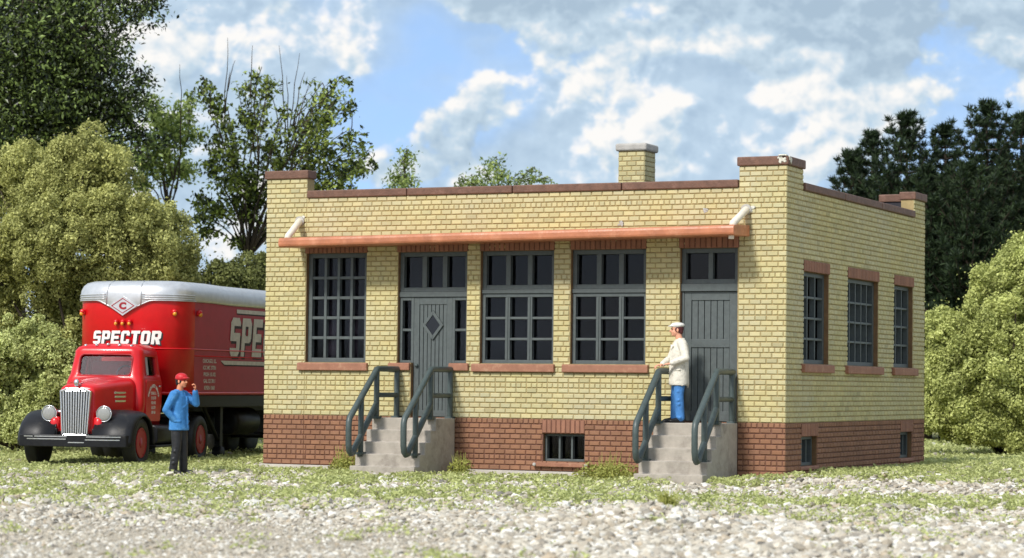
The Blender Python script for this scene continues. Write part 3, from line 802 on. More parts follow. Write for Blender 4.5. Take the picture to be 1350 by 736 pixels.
def window(fr, o, build, lint=None, sil=None, sillproud=.07):
    fm = Frame(fr); build(fm, *o)
    w = fm.m.build('window', M['green_trim'], depot, .006)
    pane(fr, o[0]+.04, o[1]-.04, o[2]+.04, o[3]-.04, -.235, w)
    if lint: lintel(fr, *lint, w)
    if sil: sill(fr, *sil, w, sillproud)
    return w
H0, H1 = -.11, -.225
def plain(nu, nz, t=.045, edge=.075):
    return lambda fm, a, b, c, d: grid(fm, a, b, c, d, nu, nz, t, H0, H1, edge)
def storefront(fm, a, b, c, d):
    zt = 3.60
    grid(fm, a, b, zt+.02, d, 3, 1, .10, H0, H1, .085)
    fm.bar(a, b, zt-.06, zt+.017, H0+.03, H1)
    e = .07; w = (b-a)/3
    grid(fm, a, b, c, zt-.063, 3, 1, .10, H0, H1, e)
    pu = (b-a-2*e)/3
    for k in range(1, 3): fm.bar(a+e+k*pu-.012, a+e+k*pu+.012, c+e, zt-.13, H0+.012, H0-.002)
    for j in range(3):
        l, r = a+e+j*pu+(.05 if j else 0), a+e+(j+1)*pu-(.05 if j < 2 else 0)
        for k in (1, 2):
            z = c+e+k*(zt-.063-c-2*e)/3
            fm.bar(l, r, z-.024, z+.024, H0-.012, H1+.003)
window(fr_front, F_OPEN[0], plain(4, 5, .058, .09), (.93, 2.36, 4.372, 4.62), (.807, 2.404, 2.005, 2.165))
window(fr_front, F_OPEN[2], storefront, (4.86, 6.46, 4.372, 4.62), (4.72, 6.49, 2.007, 2.165))
window(fr_front, F_OPEN[3], storefront, (6.79, 8.37, 4.372, 4.62), (6.656, 8.435, 2.008, 2.165))
window(fr_front, F_OPEN[5], plain(3, 1, .04, .045), (6.236, 7.131, .833, 1.085), None)
b = MB(); b.box(6.07, 7.233, -.075, -.004, .185, .265); w_ = b.build('window_shelf', M['sill'], depot, .01)
for x in (6.11, 7.19):
    b = MB(); b.revolve([(-.025, .0), (-.025, .032), (.02, .038)], (x, -.075, .225), 'y', 12); b.build('bolt', M['cap_stone'], w_)
window(fr_right, S_OPEN[0], plain(3, 4, .045, .08), (1.065-.02, 2.67, 3.972, 4.185), (.947, 2.83, 2.05, 2.215))
window(fr_right, S_OPEN[1], plain(5, 4, .045, .08), (3.885, 6.09, 3.972, 4.185), (3.74, 6.28, 2.05, 2.215))
window(fr_right, S_OPEN[2], plain(3, 4, .045, .08), (7.235, 8.76, 3.972, 4.185), (7.09, 8.95, 2.05, 2.215))
for o in S_OPEN[3:]: window(fr_right, o, plain(3, 1, .04, .06), (o[0]-.02, o[1]+.02, .838, 1.08), (o[0]-.08, o[1]+.08, .2, .277), .02)
for o in B_OPEN: window(fr_back, o, plain(3, 4, .045, .08), (o[0]-.02, o[1]+.02, 3.972, 4.185), (o[0]-.12, o[1]+.12, 2.05, 2.215))

def planks(mb, fr, u0, u1, z0, z1, n, h):
    w = (u1-u0)/n
    for k in range(n):
        P = fr.p; a, c = u0+k*w+.006, u0+(k+1)*w-.006; hh = h+random.uniform(-.002, .002)
        mb.hexa([P(a,z0,hh), P(c,z0,hh), P(c,z0,hh-.03), P(a,z0,hh-.03), P(a,z1,hh), P(c,z1,hh), P(c,z1,hh-.03), P(a,z1,hh-.03)])
# door with diamond light
o = F_OPEN[1]; fm = Frame(fr_front)
a, c = o[0], o[1]; zt = 3.53
grid(fm, a, c, zt+.055, 4.37, 3, 1, .10, H0, H1, .085)
fm.bar(a, c, zt-.05, zt+.052, H0+.03, H1)
dl, dr = 3.385, 4.195
for l, r in ((a, dl-.02), (dr+.02, c)):
    zb = 2.17
    fm.bar(l, l+.06, zb, zt-.052, H0, H1); fm.bar(r-.06, r, zb, zt-.052, H0, H1)
    fm.bar(l+.06, r-.06, zt-.12, zt-.052, H0, H1); fm.bar(l+.06, r-.06, zb, zb+.05, H0, H1); fm.bar(l+.06, r-.06, 2.80, 2.85, H0-.01, H1)
d1 = fm.m.build('entrance_door', M['green_trim'], depot, .006)
for l, r, z0, z1 in ((a+.04, c-.04, zt+.09, 4.33), (a+.03, dl-.05, 2.2, zt-.08), (dr+.05, c-.03, 2.2, zt-.08)): pane(fr_front, l, r, z0, z1, -.235, d1)
lf = Frame(fr_front); hD = -.115
lf.bar(dl-.018, dl+.10, ZB+.012, zt-.056, hD, hD-.05); lf.bar(dr-.10, dr+.018, ZB+.012, zt-.056, hD, hD-.05)
lf.bar(dl+.10, dr-.10, zt-.20, zt-.056, hD, hD-.05); lf.bar(dl+.10, dr-.10, ZB+.012, ZB+.13, hD, hD-.05)
planks(lf.m, fr_front, dl+.102, dr-.102, ZB+.13, zt-.20, 7, hD-.014)
leaf1 = lf.m.build('door_leaf', M['green_trim'], d1, .005)
cxd, czd, rd = (dl+dr)/2, 2.92, .30
mb = MB(); P = fr_front.p
for k in range(4):
    A = [(cxd, czd+rd), (cxd+rd*.78, czd), (cxd, czd-rd), (cxd-rd*.78, czd)]; I = [(cxd+(q[0]-cxd)*.68, czd+(q[1]-czd)*.68) for q in A]
    p0, p1, q1, q0 = A[k], A[(k+1) % 4], I[(k+1) % 4], I[k]
    mb.hexa([P(*p0,hD+.02), P(*p1,hD+.02), P(*q1,hD+.02), P(*q0,hD+.02), P(*p0,hD-.013), P(*p1,hD-.013), P(*q1,hD-.013), P(*q0,hD-.013)])
mb.build('diamond_frame', M['green_trim'], d1, .006)
mb = MB(); mb.prism([(cxd+(q[0]-cxd)*.70, czd+(q[1]-czd)*.70) for q in A], .112, .1165, 'y')
mtb, nt, p = nodes_of('dark_pane'); p.inputs['Base Color'].default_value = (.006, .006, .009, 1); p.inputs['Roughness'].default_value = .12
M['dark_pane'] = mtb
mb.build('diamond_pane', mtb, d1)
b = MB(); b.ball((dl+.06, .09, 2.12), .035); b.build('door_knob', M['rail'], d1)
sill(fr_front, 2.877, 3.353, 2.02, 2.172, d1, .06); sill(fr_front, 4.222, 4.644, 2.02, 2.172, d1, .06)
lintel(fr_front, 3.03, 4.6, 4.372, 4.62, d1)
# plain plank door
o = F_OPEN[4]; fm = Frame(fr_front); a, c = o[0], o[1]; zt = 3.63
grid(fm, a, c, zt+.075, 4.37, 2, 1, .09, H0, H1, .085)
fm.bar(a, c, zt-.07, zt+.072, H0+.04, H1)
fm.bar(a, a+.05, ZB+.01, zt-.072, H0, H1); fm.bar(c-.05, c, ZB+.01, zt-.072, H0, H1)
d2 = fm.m.build('entrance_door', M['green_trim'], depot, .006)
pane(fr_front, a+.04, c-.04, zt+.1, 4.33, -.235, d2)
lf = Frame(fr_front); l, r = a+.052, c-.052
lf.bar(l, l+.14, ZB+.012, zt-.076, hD-.01, hD-.06); lf.bar(r-.14, r, ZB+.012, zt-.076, hD-.01, hD-.06)
for z0, z1 in ((ZB+.012, ZB+.2), (2.50, 2.66), (zt-.24, zt-.076)): lf.bar(l+.14, r-.14, z0, z1, hD-.01, hD-.06)
planks(lf.m, fr_front, l+.142, r-.142, ZB+.2, 2.50, 6, hD-.03); planks(lf.m, fr_front, l+.142, r-.142, 2.66, zt-.24, 6, hD-.03)
lf.m.build('door_leaf', M['green_trim'], d2, .005)
b = MB(); b.ball((l+.07, .10, 2.10), .03); b.build('door_knob', M['chrome'], d2)
lintel(fr_front, 9.03, 10.225, 4.372, 4.62, d2)

# ------------------------------------------------------------------ entrance steps
def steps(x0, x1, depth, label, rails, dz):
    root = empty('entrance_steps', ((x0+x1)/2, 0, 0), 0, label, 'steps', 'concrete entrance steps')
    w = (x1-x0)/2; n = 5; land = depth*.50; tr = (depth-land)/4
    rise = (1.085+.06)/5; poly = [(-.058, -.35), (-.058, 1.085)]
    y = -land
    poly.append((y, 1.085))
    z = 1.085
    for k in range(4):
        z -= rise; poly.append((y, z+0)); y -= tr; poly.append((y-0.0, z))
    poly.append((y, -.35))
    b = MB(); b.prism(poly, -w, w, 'x'); s_ = b.build('step_block', M['concrete'], root, .014)
    for xr in rails:
        xr -= (x0+x1)/2
        b = MB(); r = .060
        zt, zl, yt, yl = 2.04, 1.06, -.93, -2.02
        b.tube([(xr, -.03, zt), (xr, yt+.06, zt), (xr, yt-.01, zt-.012), (xr, yt-.06, zt-.06)]+[(xr, yt-.06+(yl-yt+.06)*k, zt-.06+(zl-zt+.09)*k) for k in (.33, .66, 1)]+
               [(xr, yl-.03, zl-.06), (xr, yl-.035, zl-.2), (xr, yl-.03, .58), (xr, yl+.0, .46), (xr, yl+.07, .405), (xr, yl+.15, .42), (xr, yl+.21, .50)]+
               [(xr, yl+.21+(yt-yl-.21)*k, .50+(1.36-.50)*k) for k in (.33, .66, 1)], r, 10)
        b.tube([(xr, yt, zt), (xr, yt, 1.07)], r*.92, 10)                   # top post
        b.tube([(xr, -.075, zt), (xr, -.075, 1.07)], r*.92, 10)             # post by the wall
        b.tube([(xr, -.075, 1.53), (xr, yt, 1.53)], r*.85, 10)              # middle rail
        yp = -1.56
        b.tube([(xr, yp, 1.50), (xr, yp, .34)], r*.92, 10)                  # lower post
        for yy, zz in ((yt, 1.085), (-.075, 1.085), (yp, .40)):
            b.box(xr-.08, xr+.08, yy-.08, yy+.075, zz-.02, zz+.03)
        b.build('handrail', M['rail'], root, .004)
    return root
steps(2.99, 4.385, 1.80, 'worn concrete steps up to the door with the diamond pane, nobody on them', (3.10, 4.28), 0)
steps(8.91, 10.245, 1.92, 'worn concrete steps with a man in a cream jacket standing on the landing', (9.0, 10.14), 0)

# ------------------------------------------------------------------ truck
def rrect(hx, hy, r, n=5, cx=0, cy=0):
    pts = []
    for sx, sy, a0 in ((1, 1, 0), (-1, 1, 90), (-1, -1, 180), (1, -1, 270)):
        for k in range(n+1):
            a = R(a0+90*k/n)
            pts.append((cx+sx*(hx-r)+r*math.cos(a), cy+sy*(hy-r)+r*math.sin(a)))
    return pts
def text_mesh(body, size, mapf, mt, name, parent, align='CENTER', bold=0.0, shear=0):
    cu = bpy.data.curves.new('t', 'FONT'); cu.body = body; cu.size = size; cu.align_x = align; cu.offset = bold; cu.shear = shear
    cu.resolution_u = 3
    ob = bpy.data.objects.new('t', cu); COL.objects.link(ob)
    dg = bpy.context.evaluated_depsgraph_get()
    me = bpy.data.meshes.new_from_object(ob.evaluated_get(dg))
    bpy.data.objects.remove(ob); bpy.data.curves.remove(cu)
    me.name = name
    for v in me.vertices: v.co = mapf(v.co.x, v.co.y)
    me.materials.clear(); me.materials.append(mt)
    o = bpy.data.objects.new(name, me); COL.objects.link(o); o.parent = parent
    return o
def glyph(ch, x, z):
    """block capitals in a 1 x 1.4 cell, True where painted"""
    T = .30
    def rr(x0, x1, z0, z1, r):
        if not (x0 <= x <= x1 and z0 <= z <= z1): return False
        dx = max(x0+r-x, x-(x1-r), 0); dz = max(z0+r-z, z-(z1-r), 0)
        return dx*dx+dz*dz <= r*r
    H = 1.4
    if ch == 'S':
        if rr(0, 1, .56, H, .26) and not rr(.34, 1.2, .84, H-T+.02, .08): return True
        if rr(0, 1, 0, .84, .26) and not rr(-.2, .66, T-.02, .56, .08) : return True
        return (x < .4 and z > .56 and z < .84 and x > .1)
    if ch == 'P': return (x < .36) or (rr(0, 1, .48, H, .28) and not rr(.36, .66, .76, H-.28, .06))
    if ch == 'E': return x < .36 or z < .29 or z > H-.29 or (.56 < z < .84 and x < .9)
    if ch == 'C': return rr(0, 1, 0, H, .28) and not rr(.36, .66, .29, H-.29, .08) and not (x > .5 and .5 < z < .9)
    if ch == 'T': return z > H-.31 or .32 < x < .68
    if ch == 'O': return rr(0, 1, 0, H, .28) and not rr(.36, .64, .29, H-.29, .08)
    if ch == 'R': return x < .36 or (rr(0, 1, .48, H, .28) and not rr(.36, .66, .76, H-.28, .06)) or (z < .6 and abs(x-(.80-.38*(z-.0)/1.0)) < .2)
def word(text, h, gap, mapf, mt, name, parent, slant=0, wide=1.0, res=20):
    mb = MB(); cw = h/1.4*wide; x0 = 0; cache = {}
    def vid(a, z):
        k = (round(a, 5), round(z, 5))
        if k not in cache: cache[k] = mb.vert(mapf(a, z))
        return cache[k]
    tot = len(text)*cw+(len(text)-1)*gap
    for ch in text:
        nx_, nz_ = res, int(res*1.4)
        for j in range(nz_):
            for i in range(nx_):
                if glyph(ch, (i+.5)/nx_, (j+.5)/nz_*1.4):
                    def pt(a, c): zz = c/nz_*h; return vid(x0+a/nx_*cw+slant*zz, zz)
                    mb.face((pt(i, j), pt(i+1, j), pt(i+1, j+1), pt(i, j+1)))
        x0 += cw+gap
    return mb.build(name, mt, parent, recalc=False), tot

PHI = R(13.5)
truck = empty('truck_tractor', (-3.08, -1.75, float(terrain(-3.08, -1.75))), PHI,
              'red vintage truck tractor with chrome vertical-bar grille and black fenders, parked by the bushes', 'truck')
# chassis
b = MB()
for s in (-1, 1): b.box(s*.42-.05, s*.42+.05, -.72, 4.5, .56, .80)
for y in (-.55, .9, 2.4, 3.2, 4.4): b.box(-.37, .37, y-.05, y+.05, .6, .76)
b.tube([(-.95, 0, .5), (.95, 0, .5)], .07, 10); b.tube([(-.8, 3.7, .5), (.8, 3.7, .5)], .11, 12); b.ball((0, 3.7, .5), .22)
b.box(-.38, .38, -.3, .8, .45, .75)
b.build('chassis', M['black'], truck, .01)
# hood
def hood_sec(y, hw, z0, z1, rt, tw):
    """closed section, straight sides and a softly crowned top"""
    pts = [(hw, y, z0), (hw*1.0, y, z0+(z1-z0)*.5)]
    for k in range(7):
        a = R(90*k/6); pts.append((tw+(hw-tw)*math.cos(a), y, z1-rt+rt*math.sin(a)))
    pts.append((tw*.4, y, z1+.018)); pts.append((0, y, z1+.025))
    return pts+[(-x, yy, z) for x, yy, z in reversed(pts[:-1])]
b = MB()
b.loft([hood_sec(-.60, .34, .70, 1.60, .10, .25), hood_sec(-.55, .37, .70, 1.66, .14, .26), hood_sec(-.2, .44, .72, 1.71, .16, .30), hood_sec(.3, .56, .78, 1.77, .18, .38), hood_sec(.75, .68, .82, 1.82, .20, .46), hood_sec(.95, .73, .84, 1.85, .2, .5)], 0, True)
hood = b.build('hood', M['red'], truck)
b = MB(); b.loft([[(x, y-.0, 1.655+.0+zz) for x, zz in ((-.035, 0), (.035, 0), (.028, .035+.02*k), (-.028, .035+.02*k))] for k, y in enumerate((-.66, -.5, -.2))], 0, True)
b.ball((0, -.64, 1.72), (.055, .05, .075)); b.build('hood_ornament', M['chrome'], hood)
for s in (-1, 1):
    for k, z in enumerate((1.50, 1.42, 1.33, 1.24)):
        if k == 3: continue
        b = MB(); x0 = .0
        y0, y1 = .12+.02*k, .52
        f_ = lambda y: s*(.44+(y+.2)*.235+.006)
        b.hexa([(f_(y0), y0, z), (f_(y1), y1, z), (f_(y1)-s*.03, y1, z), (f_(y0)-s*.03, y0, z), (f_(y0)+s*.012, y0, z+.045), (f_(y1)+s*.012, y1, z+.045), (f_(y1)-s*.03, y1, z+.045), (f_(y0)-s*.03, y0, z+.045)])
        b.build('hood_louver', M['chrome'], hood, .006)
# red valances each side of the grille foot
for s in (-1, 1):
    b = MB(); b.loft([[(s*.46+q[0], y, .87+q[1]) for q in rrect(.10, .17, .07)] for y in (-.62, -.35)], 0, True); b.ball((s*.46, -.61, .87), (.10, .06, .16))
    b.build('valance', M['red'], truck, .02)
# grille
b = MB()
def gsec(z): t = (z-.66)/(1.60-.66); return .275+.055*t
outer = [(-gsec(.66), .66), (gsec(.66), .66), (gsec(1.56), 1.56), (.20, 1.61), (-.20, 1.61), (-gsec(1.56), 1.56)]
inner = [(x*.88, .66+(z-.66)*.93+.03) for x, z in outer]
for k in range(6):
    k2 = (k+1) % 6
    (a, c), (d, e), (f2, g2), (h2, i2) = outer[k], outer[k2], inner[k2], inner[k]
    b.hexa([(a, -.72, c), (d, -.72, e), (f2, -.72, g2), (h2, -.72, i2), (a, -.60, c), (d, -.60, e), (f2, -.60, g2), (h2, -.60, i2)])
gr_ = b.build('grille', M['chrome'], truck, .012)
b = MB(); b.prism(inner, -.64, -.61, 'y'); b.build('grille_shadow_box', M['black'], gr_)
b = MB()
for k in range(10):
    t = (k+.5)/10*2-1
    x0, x1 = t*gsec(.70)*.86, t*gsec(1.55)*.86
    zt = 1.56-.0*abs(t)
    b.hexa([(x0-.016, -.715, .69), (x0+.016, -.715, .69), (x0+.016, -.64, .69), (x0-.016, -.64, .69), (x1-.018, -.715, zt), (x1+.018, -.715, zt), (x1+.018, -.64, zt), (x1-.018, -.64, zt)])
b.build('grille_bars', M['chrome'], gr_, .008)
# headlights
for s in (-1, 1):
    b = MB(); c = (s*.58, -.58, 1.10)
    b.revolve([(.24, .02), (.2, .07), (.1, .13), (0, .158), (-.03, .168), (-.045, .16), (-.045, .148), (-.03, .146)], c, 'y', 24)
    b.tube([(s*.30, -.5, 1.14), (s*.52, -.48, 1.12)], .035, 8)
    h = b.build('headlight', M['chrome'], truck)
    b = MB(); b.revolve([(-.035, .148), (-.05, .12), (-.058, .06), (-.06, .005)], c, 'y', 24); b.build('lens', M['lens'], h)
# bumper
pl = [(-1.17, -.70), (-1.12, -.80), (-.8, -.88), (0, -.92), (.8, -.88), (1.12, -.80), (1.17, -.70)]
def bump_sec(p, z0, z1, th, out=0):
    return [(p[0], p[1]-out, z0), (p[0], p[1]-out, z1), (p[0], p[1]+th, z1), (p[0], p[1]+th, z0)]
b = MB(); b.loft([bump_sec(p, .44, .68, .07) for p in pl], 0, False); bmp = b.build('bumper', M['black'], truck, .015)
def strip(x0, x1, z):
    def yat(x):
        for (a, c), (d, e) in zip(pl, pl[1:]):
            if a <= x <= d: return c+(e-c)*(x-a)/(d-a)
    b = MB(); n = 6
    b.loft([bump_sec((x0+(x1-x0)*k/n, yat(x0+(x1-x0)*k/n)), z-.010, z+.010, .02, .006) for k in range(n+1)], 0, False); b.build('bumper_trim', M['chrome'], bmp)
for a in ((-1.02, -.08, .645), (.32, 1.02, .645), (-.95, -.1, .595), (.3, 1.0, .585), (-.05, .28, .53)): strip(*a)
# fenders
def fender(s, ya, ra_f, ra_r, t0, t1, xi, xo, name='fender', zc=.52):
    b = MB(); rings = []
    for k in range(21):
        t = R(t0+(t1-t0)*k/20)              # 180 = front, 90 = up, 0 = rear
        rr_ = (ra_f if math.cos(t) < 0 else ra_r)
        ry = rr_; rz = .66
        cs, sn = math.cos(t), math.sin(t)
        sec = []
        for x, q in ((xi, 1.0), (xi+(xo-xi)*.55, 1.0), (xi+(xo-xi)*.8, .975), (xi+(xo-xi)*.93, .93), (xo, .84), (xo-.01, .80), (xo-.05, .82), (xi+.1, .93), (xi, .94)):
            sec.append((s*x, ya+ry*q*cs, zc+rz*q*sn))
        rings.append(sec)
    b.loft(rings, 0, True); return b.build(name, M['black'], truck)
for s in (-1, 1): fender(s, 0, .80, .72, 186, -6, .40, 1.22)
# wheels
def wheel(x, y, s, dual=False, r=.52):
    wd = .56 if dual else .28
    b = MB(); x0 = x
    prof = [(-s*wd, r*.55), (-s*wd*.98, r*.8), (-s*wd*.92, r*.93), (-s*wd*.8, r)]
    if dual: prof += [(-s*wd*.58, r), (-s*wd*.53, r*.9), (-s*wd*.47, r*.9), (-s*wd*.42, r)]
    prof += [(-s*.05, r), (-s*.015, r*.94), (0, r*.82), (-s*.012, r*.68), (-s*.03, r*.60), (-s*.05, r*.58)]
    b.revolve(prof, (x, y, r), 'x', 40)
    w = b.build('wheel', M['tyre'], truck)
    b = MB(); b.revolve([(-s*.02, r*.60), (-s*.005, r*.57), (-s*.05, r*.52), (-s*.11, r*.40), (-s*.09, r*.26), (-s*.02, r*.2), (-s*.015, .0)], (x, y, r), 'x', 32)
    for k in range(6):
        a = 2*math.pi*k/6
        b.tube([(x-s*.09, y+.24*r*math.cos(a), r+.24*r*math.sin(a)), (x-s*.03, y+.55*r*math.cos(a), r+.55*r*math.sin(a))], .028, 6)
    for k in range(6):
        a = 2*math.pi*(k+.5)/6; c_ = Vector((x-s*.06, y+.42*r*math.cos(a), r+.42*r*math.sin(a)))
        b.revolve([(-s*.05, 0), (-s*.05, .05), (s*.012, .045), (s*.012, 0)], c_, 'x', 10, mi=1)
    b.build('rim', [M['rim_red'], M['black']], w)
for s in (-1, 1): wheel(s*1.17, 0, s); wheel(s*1.19, 3.7, s, True)
# tank and step between the axles
for s in (-1, 1):
    b = MB(); b.loft([[(s*.85+q[0], y, .66+q[1]) for q in rrect(.24, .2, .1)] for y in (1.15, 2.25)], 0, True); b.build('fuel_tank', M['black'], truck, .03)
    b = MB(); b.box(s*.85-.28, s*.85+.28, .95, 2.2, .40, .45); b.build('running_board', M['black'], truck, .012)
b = MB(); b.box(-.45, .45, 3.1, 4.2, .98, 1.06); b.box(-.5, .5, 3.5, 3.8, .80, .98); b.build('fifth_wheel', M['black'], truck, .01)
# cab
def cab_sec(z, hw, y0, y1, r, rb=.06):
    pts = []
    for sx, sy, a0, rr_ in ((1, 1, 0, rb), (-1, 1, 90, rb), (-1, -1, 180, r), (1, -1, 270, r)):
        for k in range(7):
            a = R(a0+90*k/6)
            pts.append((sx*(hw-rr_)+rr_*math.cos(a), (y1-rr_ if sy > 0 else y0+rr_)+rr_*math.sin(a), z))
    return pts
b = MB()
b.loft([cab_sec(.86, .80, .88, 2.12, .10), cab_sec(1.3, .84, .87, 2.13, .12), cab_sec(1.72, .84, .86, 2.13, .13), cab_sec(1.84, .815, .87, 2.13, .18), cab_sec(1.90, .80, .90, 2.12, .20), cab_sec(2.30, .755, 1.03, 2.06, .20),
        cab_sec(2.38, .745, 1.02, 2.05, .20), cab_sec(2.46, .70, 1.06, 2.0, .22), cab_sec(2.515, .60, 1.16, 1.9, .22), cab_sec(2.54, .40, 1.34, 1.75, .2)], 0, True)
cab = b.build('cab', M['red'], truck)
def cutter(rings):
    c = MB(); c.loft(rings, 0, False); o = c.build('cutter', M['red']); return o
def boolean(o, cutters):
    for c in cutters:
        c.parent = o.parent
        md = o.modifiers.new('b', 'BOOLEAN'); md.operation = 'DIFFERENCE'; md.object = c; md.solver = 'EXACT'
    bpy.context.view_layer.update()
    dg = bpy.context.evaluated_depsgraph_get()
    me = bpy.data.meshes.new_from_object(o.evaluated_get(dg))
    o.modifiers.clear(); o.data = me
    for c in cutters: bpy.data.objects.remove(c)
cav = cutter([cab_sec(1.60, .77, .99, 2.05, .12), cab_sec(1.9, .74, .99, 2.04, .15), cab_sec(2.30, .69, 1.10, 1.98, .15), cab_sec(2.40, .62, 1.15, 1.92, .15)])
ws = cutter([[(q[0], y, 2.095+q[1]) for q in rrect(.56, .205, .08)] for y in (.7, 1.3)])
sw = cutter([[(x, 1.53+q[0], 2.075+q[1]) for q in rrect(.31, .195, .05)] for x in (-1.2, 1.2)])
rw = cutter([[(q[0], y, 2.10+q[1]) for q in rrect(.50, .17, .05)] for y in (1.8, 2.4)])
boolean(cab, [cav, ws, sw, rw])
def slab_on(name, pts, n, th, mt, par):
    n = Vector(n); b = MB(); b.loft([[tuple(Vector(p)) for p in pts], [tuple(Vector(p)+n*th) for p in pts]], 0, False); return b.build(name, mt, par)
def wy(z): return .90+(z-1.90)*.325+.045
slab_on('windscreen', [(q[0], wy(2.095+q[1]), 2.095+q[1]) for q in rrect(.585, .225, .08)], (0, 1, 0), .006, M['windscreen'], cab)
for s in (-1, 1): slab_on('side_glass', [(s*(.80-(2.075+q[1]-1.9)*.115-.035), 1.53+q[0], 2.075+q[1]) for q in rrect(.33, .21, .05)], (-s, 0, 0), .006, M['windscreen'], cab)
for s in (-1, 1):
    x = s*.775; b = MB(); b.hexa([(x+s*.015, 1.28, 1.89), (x+s*.015, 1.40, 1.89), (x, 1.40, 1.89), (x, 1.28, 1.89), (x-s*.03, 1.28, 2.26), (x-s*.03, 1.40, 2.26), (x-s*.045, 1.40, 2.26), (x-s*.045, 1.28, 2.26)])
    b.build('vent_window', M['silver'], cab)
b = MB(); b.loft([[(q[0], y, 1.92+q[1]) for q in rrect(.62, .26, .06)] for y in (1.80, 1.95)], 0, True); b.loft([[(q[0], y, 1.66+q[1]) for q in rrect(.62, .06, .04)] for y in (1.35, 1.9)], 0, True); b.build('seat', M['rim_red'], cab, .02)
b = MB(); b.tube([(.32+.17*math.cos(a), 1.25+.07*math.sin(a), 1.93+.15*math.sin(a)) for a in [2*math.pi*k/20 for k in range(21)]], .016, 6, caps=False); b.tube([(.32, 1.25, 1.93), (.32, 1.05, 1.7)], .02, 6); b.build('steering_wheel', M['black'], cab)
b = MB(); b.tube([(q[0], wy(2.095+q[1])-.045, 2.095+q[1]) for q in rrect(.575, .22, .09)]+[(.575, wy(2.2)-.045, 2.23)], .014, 6, caps=False); b.build('windscreen_gasket', M['rim_red'], cab)
for x in (-.5, -.25, 0, .25, .5):
    b = MB(); b.ball((x, 1.14-.03*(abs(x) < .4), 2.515-.05*abs(x)), (.035, .05, .035)); b.build('roof_marker', M['chrome'], cab)
for s in (-1, 1):
    x = s*.842
    b = MB(); b.loft([[(x+s*t, 1.53+q[0], 1.36+q[1]) for q in rrect(.44, .43, .06)] for t in (-.02, .012)], 0, False); dr_ = b.build('cab_door', M['red'], cab, .008)
    b = MB(); b.tube([(x+s*.02, 1.80, 1.66), (x+s*.045, 1.80, 1.66), (x+s*.045, 1.92, 1.66)], .014, 6); b.build('door_handle', M['chrome'], dr_)
    if s > 0:
        def dm(a, z, x=x): return Vector((x+.016, 1.53+a, 1.36+z))
        arc = 'SPECTOR MOTOR SERVICE'
        for k, ch_ in enumerate(arc):
            if ch_ == ' ': continue
            an = R(158-136*k/(len(arc)-1)); ca, sa = math.cos(an-math.pi/2), math.sin(an-math.pi/2)
            text_mesh(ch_, .085, lambda u, v, an=an, ca=ca, sa=sa: dm(.30*math.cos(an)+u*ca-v*sa, -.02+.30*math.sin(an)+u*sa+v*ca), M['lettering'], 'door_lettering', dr_, bold=.004)
        for k, ln in enumerate(('CHICAGO, ILL', 'ICC MC 37701', 'PROH 10182', 'GAL CE 781', 'KPSN 1068')):
            text_mesh(ln, .082, lambda u, v, k=k: dm(u*.62, .13-.10*k+v), M['lettering'], 'door_lettering', dr_, bold=.003)
# ------------------------------------------------------------------ trailer
TPHI = R(7)
ph13 = PHI
tx = -3.08+math.cos(PHI)*(-.15)-math.sin(PHI)*2.42; ty = -1.75+math.sin(PHI)*(-.15)+math.cos(PHI)*2.42
trailer = empty('semi_trailer', (tx, ty, 0), TPHI, 'red box semi-trailer with silver streamlined nose and large white lettering, coupled behind the tractor', 'trailer')
HWT, LT, NOSE = 1.28, 9.5, .80
ol = []
for k in range(41):
    x = -HWT*math.cos(math.pi*k/40); q = min(1, abs(x)/HWT)
    ol.append((x, NOSE-NOSE*(1-q**2.6)**(1/2.6)))
side_n = 10
outline = [(-HWT, NOSE+(LT-NOSE)*(1-j/side_n)) for j in range(side_n)]+ol+[(HWT, NOSE+(LT-NOSE)*(j+1)/side_n) for j in range(side_n)]
def onormal(k):
    a = outline[max(k-1, 0)]; c = outline[min(k+1, len(outline)-1)]
    t = Vector((c[0]-a[0], c[1]-a[1])); t.normalize(); return Vector((t.y, -t.x))
ON = [onormal(k) for k in range(len(outline))]
def zb(x, y):   # lower edge of the silver cap
    return 3.45-.30*max(0, 1-abs(x)/.62)**1.15*(1 if y < .6 else 0)
# arclength on the nose
acc = [0]
for a, c in zip(ol, ol[1:]): acc.append(acc[-1]+math.hypot(c[0]-a[0], c[1]-a[1]))
mid = acc[20]
def nose(s, z, off=.004):
    t = s+mid; k = max(0, min(39, next((i for i in range(40) if acc[i+1] >= t), 39)))
    f = (t-acc[k])/(acc[k+1]-acc[k]); i0 = side_n+k
    p = Vector(outline[i0]).lerp(Vector(outline[i0+1]), f); n = ON[i0].lerp(ON[i0+1], f).normalized()
    return Vector((p.x+n.x*off, p.y+n.y*off, z))
b = MB()
ns = len(outline)
for zz0, zz1 in ((1.46, 3.60),):
    lo = [b.vert((x, y, zz0)) for x, y in outline]; hi = [b.vert((x, y, zz1)) for x, y in outline]
    for k in range(ns-1):
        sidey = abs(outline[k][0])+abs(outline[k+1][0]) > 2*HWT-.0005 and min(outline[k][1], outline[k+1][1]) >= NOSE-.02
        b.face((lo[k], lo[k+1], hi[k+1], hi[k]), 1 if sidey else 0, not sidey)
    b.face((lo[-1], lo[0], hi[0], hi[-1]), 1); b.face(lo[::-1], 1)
body = b.build('box_body', [M['red'], M['red_side']], trailer, recalc=True)
